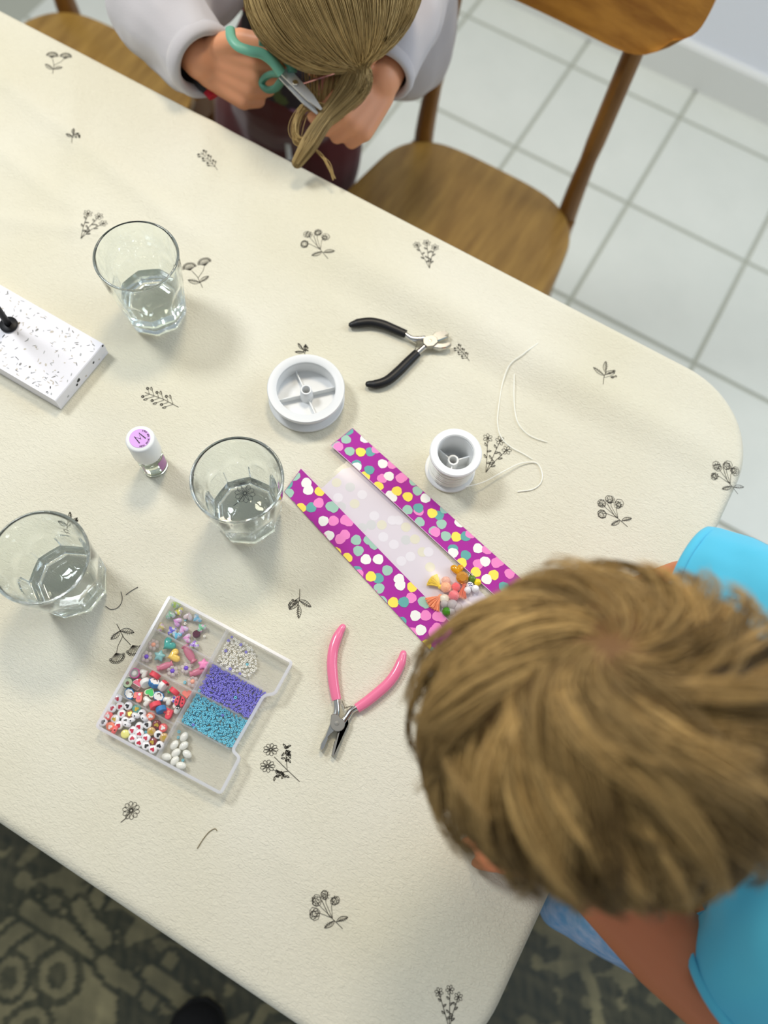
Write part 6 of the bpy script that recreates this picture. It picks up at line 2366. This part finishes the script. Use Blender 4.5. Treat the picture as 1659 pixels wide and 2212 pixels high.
# glasses
M_ROSE_M = mat('rose_metal', (206, 150, 150), 0.2, metal=0.9)
gl_t = thing('glasses', 'thin rose metal glasses worn by the person with long blond hair', 'glasses', GHd + gf * GS * 1.0)
PG = lambda x, y, z: GHd + GS * (x * gf + y * gl_ + z * gu)
for sg in (-1, 1):
    ringp = [PG(1.0 - 0.06 * abs(math.cos(a)), sg * (0.33 + 0.21 * math.cos(a)), -0.14 + 0.19 * math.sin(a)) for a in np.linspace(0, 2 * PI, 25)]
    MB().tube(ringp, 0.0011, 6).build('lens_rim', M_ROSE_M, gl_t)
    MB().add(ringp[:-1], [tuple(range(24))]).build('lens', film_mat('lens_film', (240, 240, 240), 0.97, 0.03), gl_t, smooth=0)
    MB().tube([PG(0.95, sg * 0.54, -0.08), PG(0.80, sg * 0.74, -0.06), PG(0.3, sg * 0.82, -0.07), PG(-0.12, sg * 0.80, -0.12), PG(-0.2, sg * 0.80, -0.3)], 0.0013, 6).build('temple', M_ROSE_M, gl_t)
MB().tube([PG(1.0, 0.09, -0.08), PG(1.03, 0, -0.05), PG(1.0, -0.09, -0.08)], 0.0011, 6).build('bridge', M_ROSE_M, gl_t)

# long hair swept over the head, gathered low in front and drawn down as one lock to the left hand
GR = (0.98 * GS + 0.002, 0.80 * GS + 0.002, 0.92 * GS + 0.002)
ghc = GHd - gf * 0.08 * GS + gu * 0.12 * GS
Mx = np.column_stack([gf * GR[0], gl_ * GR[1], gu * GR[2]])
Mi = np.linalg.inv(Mx)
G0 = GHd + GS * (0.02 * gf + 0.95 * gl_ - 0.28 * gu)
gq = Mi @ (G0 - ghc)
gq /= np.linalg.norm(gq)
rr = np.random.default_rng(77)


def girl_accept(d):
    return ~((d[:, 0] > 0.62) & (d[:, 2] < -0.02)) & ~((d[:, 0] > 0.1) & (d[:, 2] < -0.35)) & (d[:, 2] > -0.8)


NH = 7000
d = rr.normal(size=(NH * 3, 3))
d /= np.linalg.norm(d, axis=1, keepdims=True)
d = d[girl_accept(d)][:NH]
NH = len(d)
lockc = [ghc + Mx @ (gq * 1.05), at(772, 178, 0.800), at(740, 220, 0.792), at(700, 262, 0.784), at(668, 312, 0.776), at(642, 352, 0.765)]
K1, K2 = 12, 14
P1 = np.empty((NH, K1, 3))
dot = np.clip(d @ gq, -1, 1)
om = np.arccos(dot)
lay = rr.uniform(0.01, 0.085, NH)
wave = rr.uniform(0, 6.28, NH)
for k in range(K1):
    t = k / (K1 - 1)
    w0 = np.sin((1 - t) * om) / (np.sin(om) + 1e-6)
    w1 = np.sin(t * om) / (np.sin(om) + 1e-6)
    p = d * w0[:, None] + gq * w1[:, None]
    p /= np.linalg.norm(p, axis=1, keepdims=True)
    h = 1.0 + lay * (0.3 + 0.7 * math.sin(PI * min(1, t * 1.1)) if t < .95 else 1.0) + 0.02 * t
    P1[:, k] = ghc + (p * h[:, None]) @ Mx.T
lc = np.array(spline(lockc, K2))[1:]
offs = rr.normal(size=(NH, 3))
offs /= np.linalg.norm(offs, axis=1, keepdims=True) + 1e-9
offs *= (rr.uniform(0, 1, NH) ** 0.5)[:, None]
wid = np.interp(np.linspace(0, 1, K2), [0, 0.15, 0.35, 0.55, 0.75, 1.0], [0.017, 0.019, 0.014, 0.009, 0.010, 0.006])
# only some of the hair reaches the lock's tip; most ends by the gathering point
P2_ = lc[None, :, :] + offs[:, None, :] * wid[None, :, None]
long_ = rr.uniform(0, 1, NH) < 0.34
hcol = np.clip(0.5 + 0.35 * vnoise(d, 61, 14) + rr.normal(0, 0.2, NH), 0, 1)[:, None]
hc = np.array(lin((112, 88, 44))[:3]) * (1 - hcol) + np.array(lin((222, 192, 132))[:3]) * hcol
full = np.concatenate([P1, P2_], axis=1)
# smooth the join
for _ in range(2):
    full[:, 8:18] = 0.25 * full[:, 7:17] + 0.5 * full[:, 8:18] + 0.25 * full[:, 9:19]
nl = long_.sum()
strands('hair', full[long_], 0.00042 * np.concatenate([np.full(K1, 1.0), np.linspace(1, 0.55, K2)]), hc[long_], M_HAIR, girl, 'stuff')
strands('hair', full[~long_][:, :K1 + 1], 0.00042 * np.concatenate([np.full(K1, 1.0), [0.6]]), hc[~long_], M_HAIR, girl, 'stuff')
# a few strays: the looped strand left of the lock and the long single ones
st = []
for k in range(60):
    j_ = rr.normal(size=3) * 0.0022
    pts = [at(700, 235, 0.79), at(662, 232, 0.785), at(640, 268, 0.78), at(640, 302, 0.775), at(668, 312, 0.772), at(690, 285, 0.776)]
    st.append(np.array(spline([q + j_ + rr.normal(size=3) * 0.0007 for q in pts], 25)))
for k in range(9):
    pts = [at(668, 312, 0.776), at(688, 330, 0.77), at(707, 352, 0.765), at(722, 386, 0.755)]
    st.append(np.array(spline([q + rr.normal(size=3) * 0.0010 for q in pts], 25)))
for k in range(140):
    # the thin veil between the scissors and the lock
    t_ = rr.uniform(0, 1)
    a_ = lerp(at(655, 118, 0.80), at(770, 140, 0.81), t_)
    b_ = lerp(at(668, 225, 0.785), at(735, 245, 0.785), t_)
    st.append(np.array(spline([a_, lerp(a_, b_, 0.5) + rr.normal(size=3) * 0.003, b_], 25)))
sc_ = rr.uniform(0.3, 1, len(st))[:, None]
strands('stray_hair', np.array(st), np.full(26, 0.00035), np.array(lin((128, 96, 50))[:3]) * (1 - sc_) + np.array(lin((214, 182, 118))[:3]) * sc_, M_HAIR, girl, 'stuff')
mb = MB().sphere(ghc, tuple(r + 0.001 for r in GR), 40, 30, M=mcols(gf, gl_, gu))
Vn = (np.array(mb.v) - ghc) @ np.column_stack([gf / GR[0], gl_ / GR[1], gu / GR[2]])
ok = girl_accept(Vn)
mb.f = [q for q in mb.f if all(ok[i_] for i_ in q)]
mb.mi = [0] * len(mb.f)
mb.build('scalp_hair', mat('scalp_hair_girl', (140, 112, 62), 0.7), girl, smooth=180)

# ---------------------------------------------------------------- scissors in the girl's hand
M_MINT = mat('mint_plastic', (110, 172, 146), 0.4)
M_MINT2 = mat('deep_mint', (74, 130, 110), 0.4)
piv = at(628, 168, 0.803)
sct = thing('scissors', 'mint green handled scissors held by the person with long hair, cutting the lock of hair', 'scissors', piv)
pp = spline([at(497, 62, 0.832), at(500, 82, 0.832), at(514, 100, 0.831), at(540, 110, 0.829), at(565, 116, 0.825), at(588, 132, 0.818), at(608, 158, 0.808)], 30)
MB().tube(pp, [0.0050 + 0.0016 * (q / 30) for q in range(31)], 12, flat=0.7).build('upper_handle', M_MINT, sct)
pp = spline([at(560, 88, 0.826), at(588, 96, 0.822), at(612, 116, 0.816), at(628, 138, 0.811), at(632, 156, 0.807)], 20)
MB().tube(pp, [0.0052 + 0.0018 * math.sin(PI * q / 20) for q in range(21)], 12, flat=0.8).build('upper_handle', M_MINT2, sct)
pp = spline([at(606, 160, 0.800), at(588, 160, 0.790), at(572, 168, 0.780), at(566, 182, 0.772), at(578, 194, 0.772), at(596, 190, 0.780), at(610, 172, 0.796)], 30)
MB().tube(pp, 0.0046, 10, flat=0.8).build('lower_handle', M_MINT2, sct)


def blade(p0, p1, w0, w1, name, dz):
    p0, p1 = np.array(p0), np.array(p1)
    d_ = nv(p1 - p0)
    s_ = nv(np.cross(d_, (0, 0, 1)))
    u_ = np.cross(s_, d_)
    vv = []
    for (p, w, h) in ((p0, w0, 0.0011), (lerp(p0, p1, .7), w0 * 0.75, 0.001), (p1, w1, 0.0005)):
        for (a, b) in ((-1, -1), (1, -1), (1, 1), (-1, 1)):
            vv.append(p + s_ * w * a + u_ * (h * b + dz))
    ff = [(0, 1, 2, 3)[::-1]]
    for k in (0, 4):
        for i_ in range(4):
            j_ = (i_ + 1) % 4
            ff.append((k + i_, k + j_, k + 4 + j_, k + 4 + i_))
    ff.append((8, 9, 10, 11))
    MB().add(vv, ff).build(name, mat('scissor_steel', (214, 216, 216), 0.35, metal=0.5), sct, smooth=20)


blade(at(614, 154, 0.805), at(694, 238, 0.795), 0.0062, 0.0012, 'blade', 0.001)
blade(at(612, 160, 0.802), at(686, 244, 0.790), 0.0062, 0.0012, 'blade', -0.0015)
MB().lathe([(0, 0), (0.0034, 0), (0.0030, 0.0012), (0, 0.0014)], 16, at(638, 179, 0.8045)).build('screw', M_STEEL, sct)
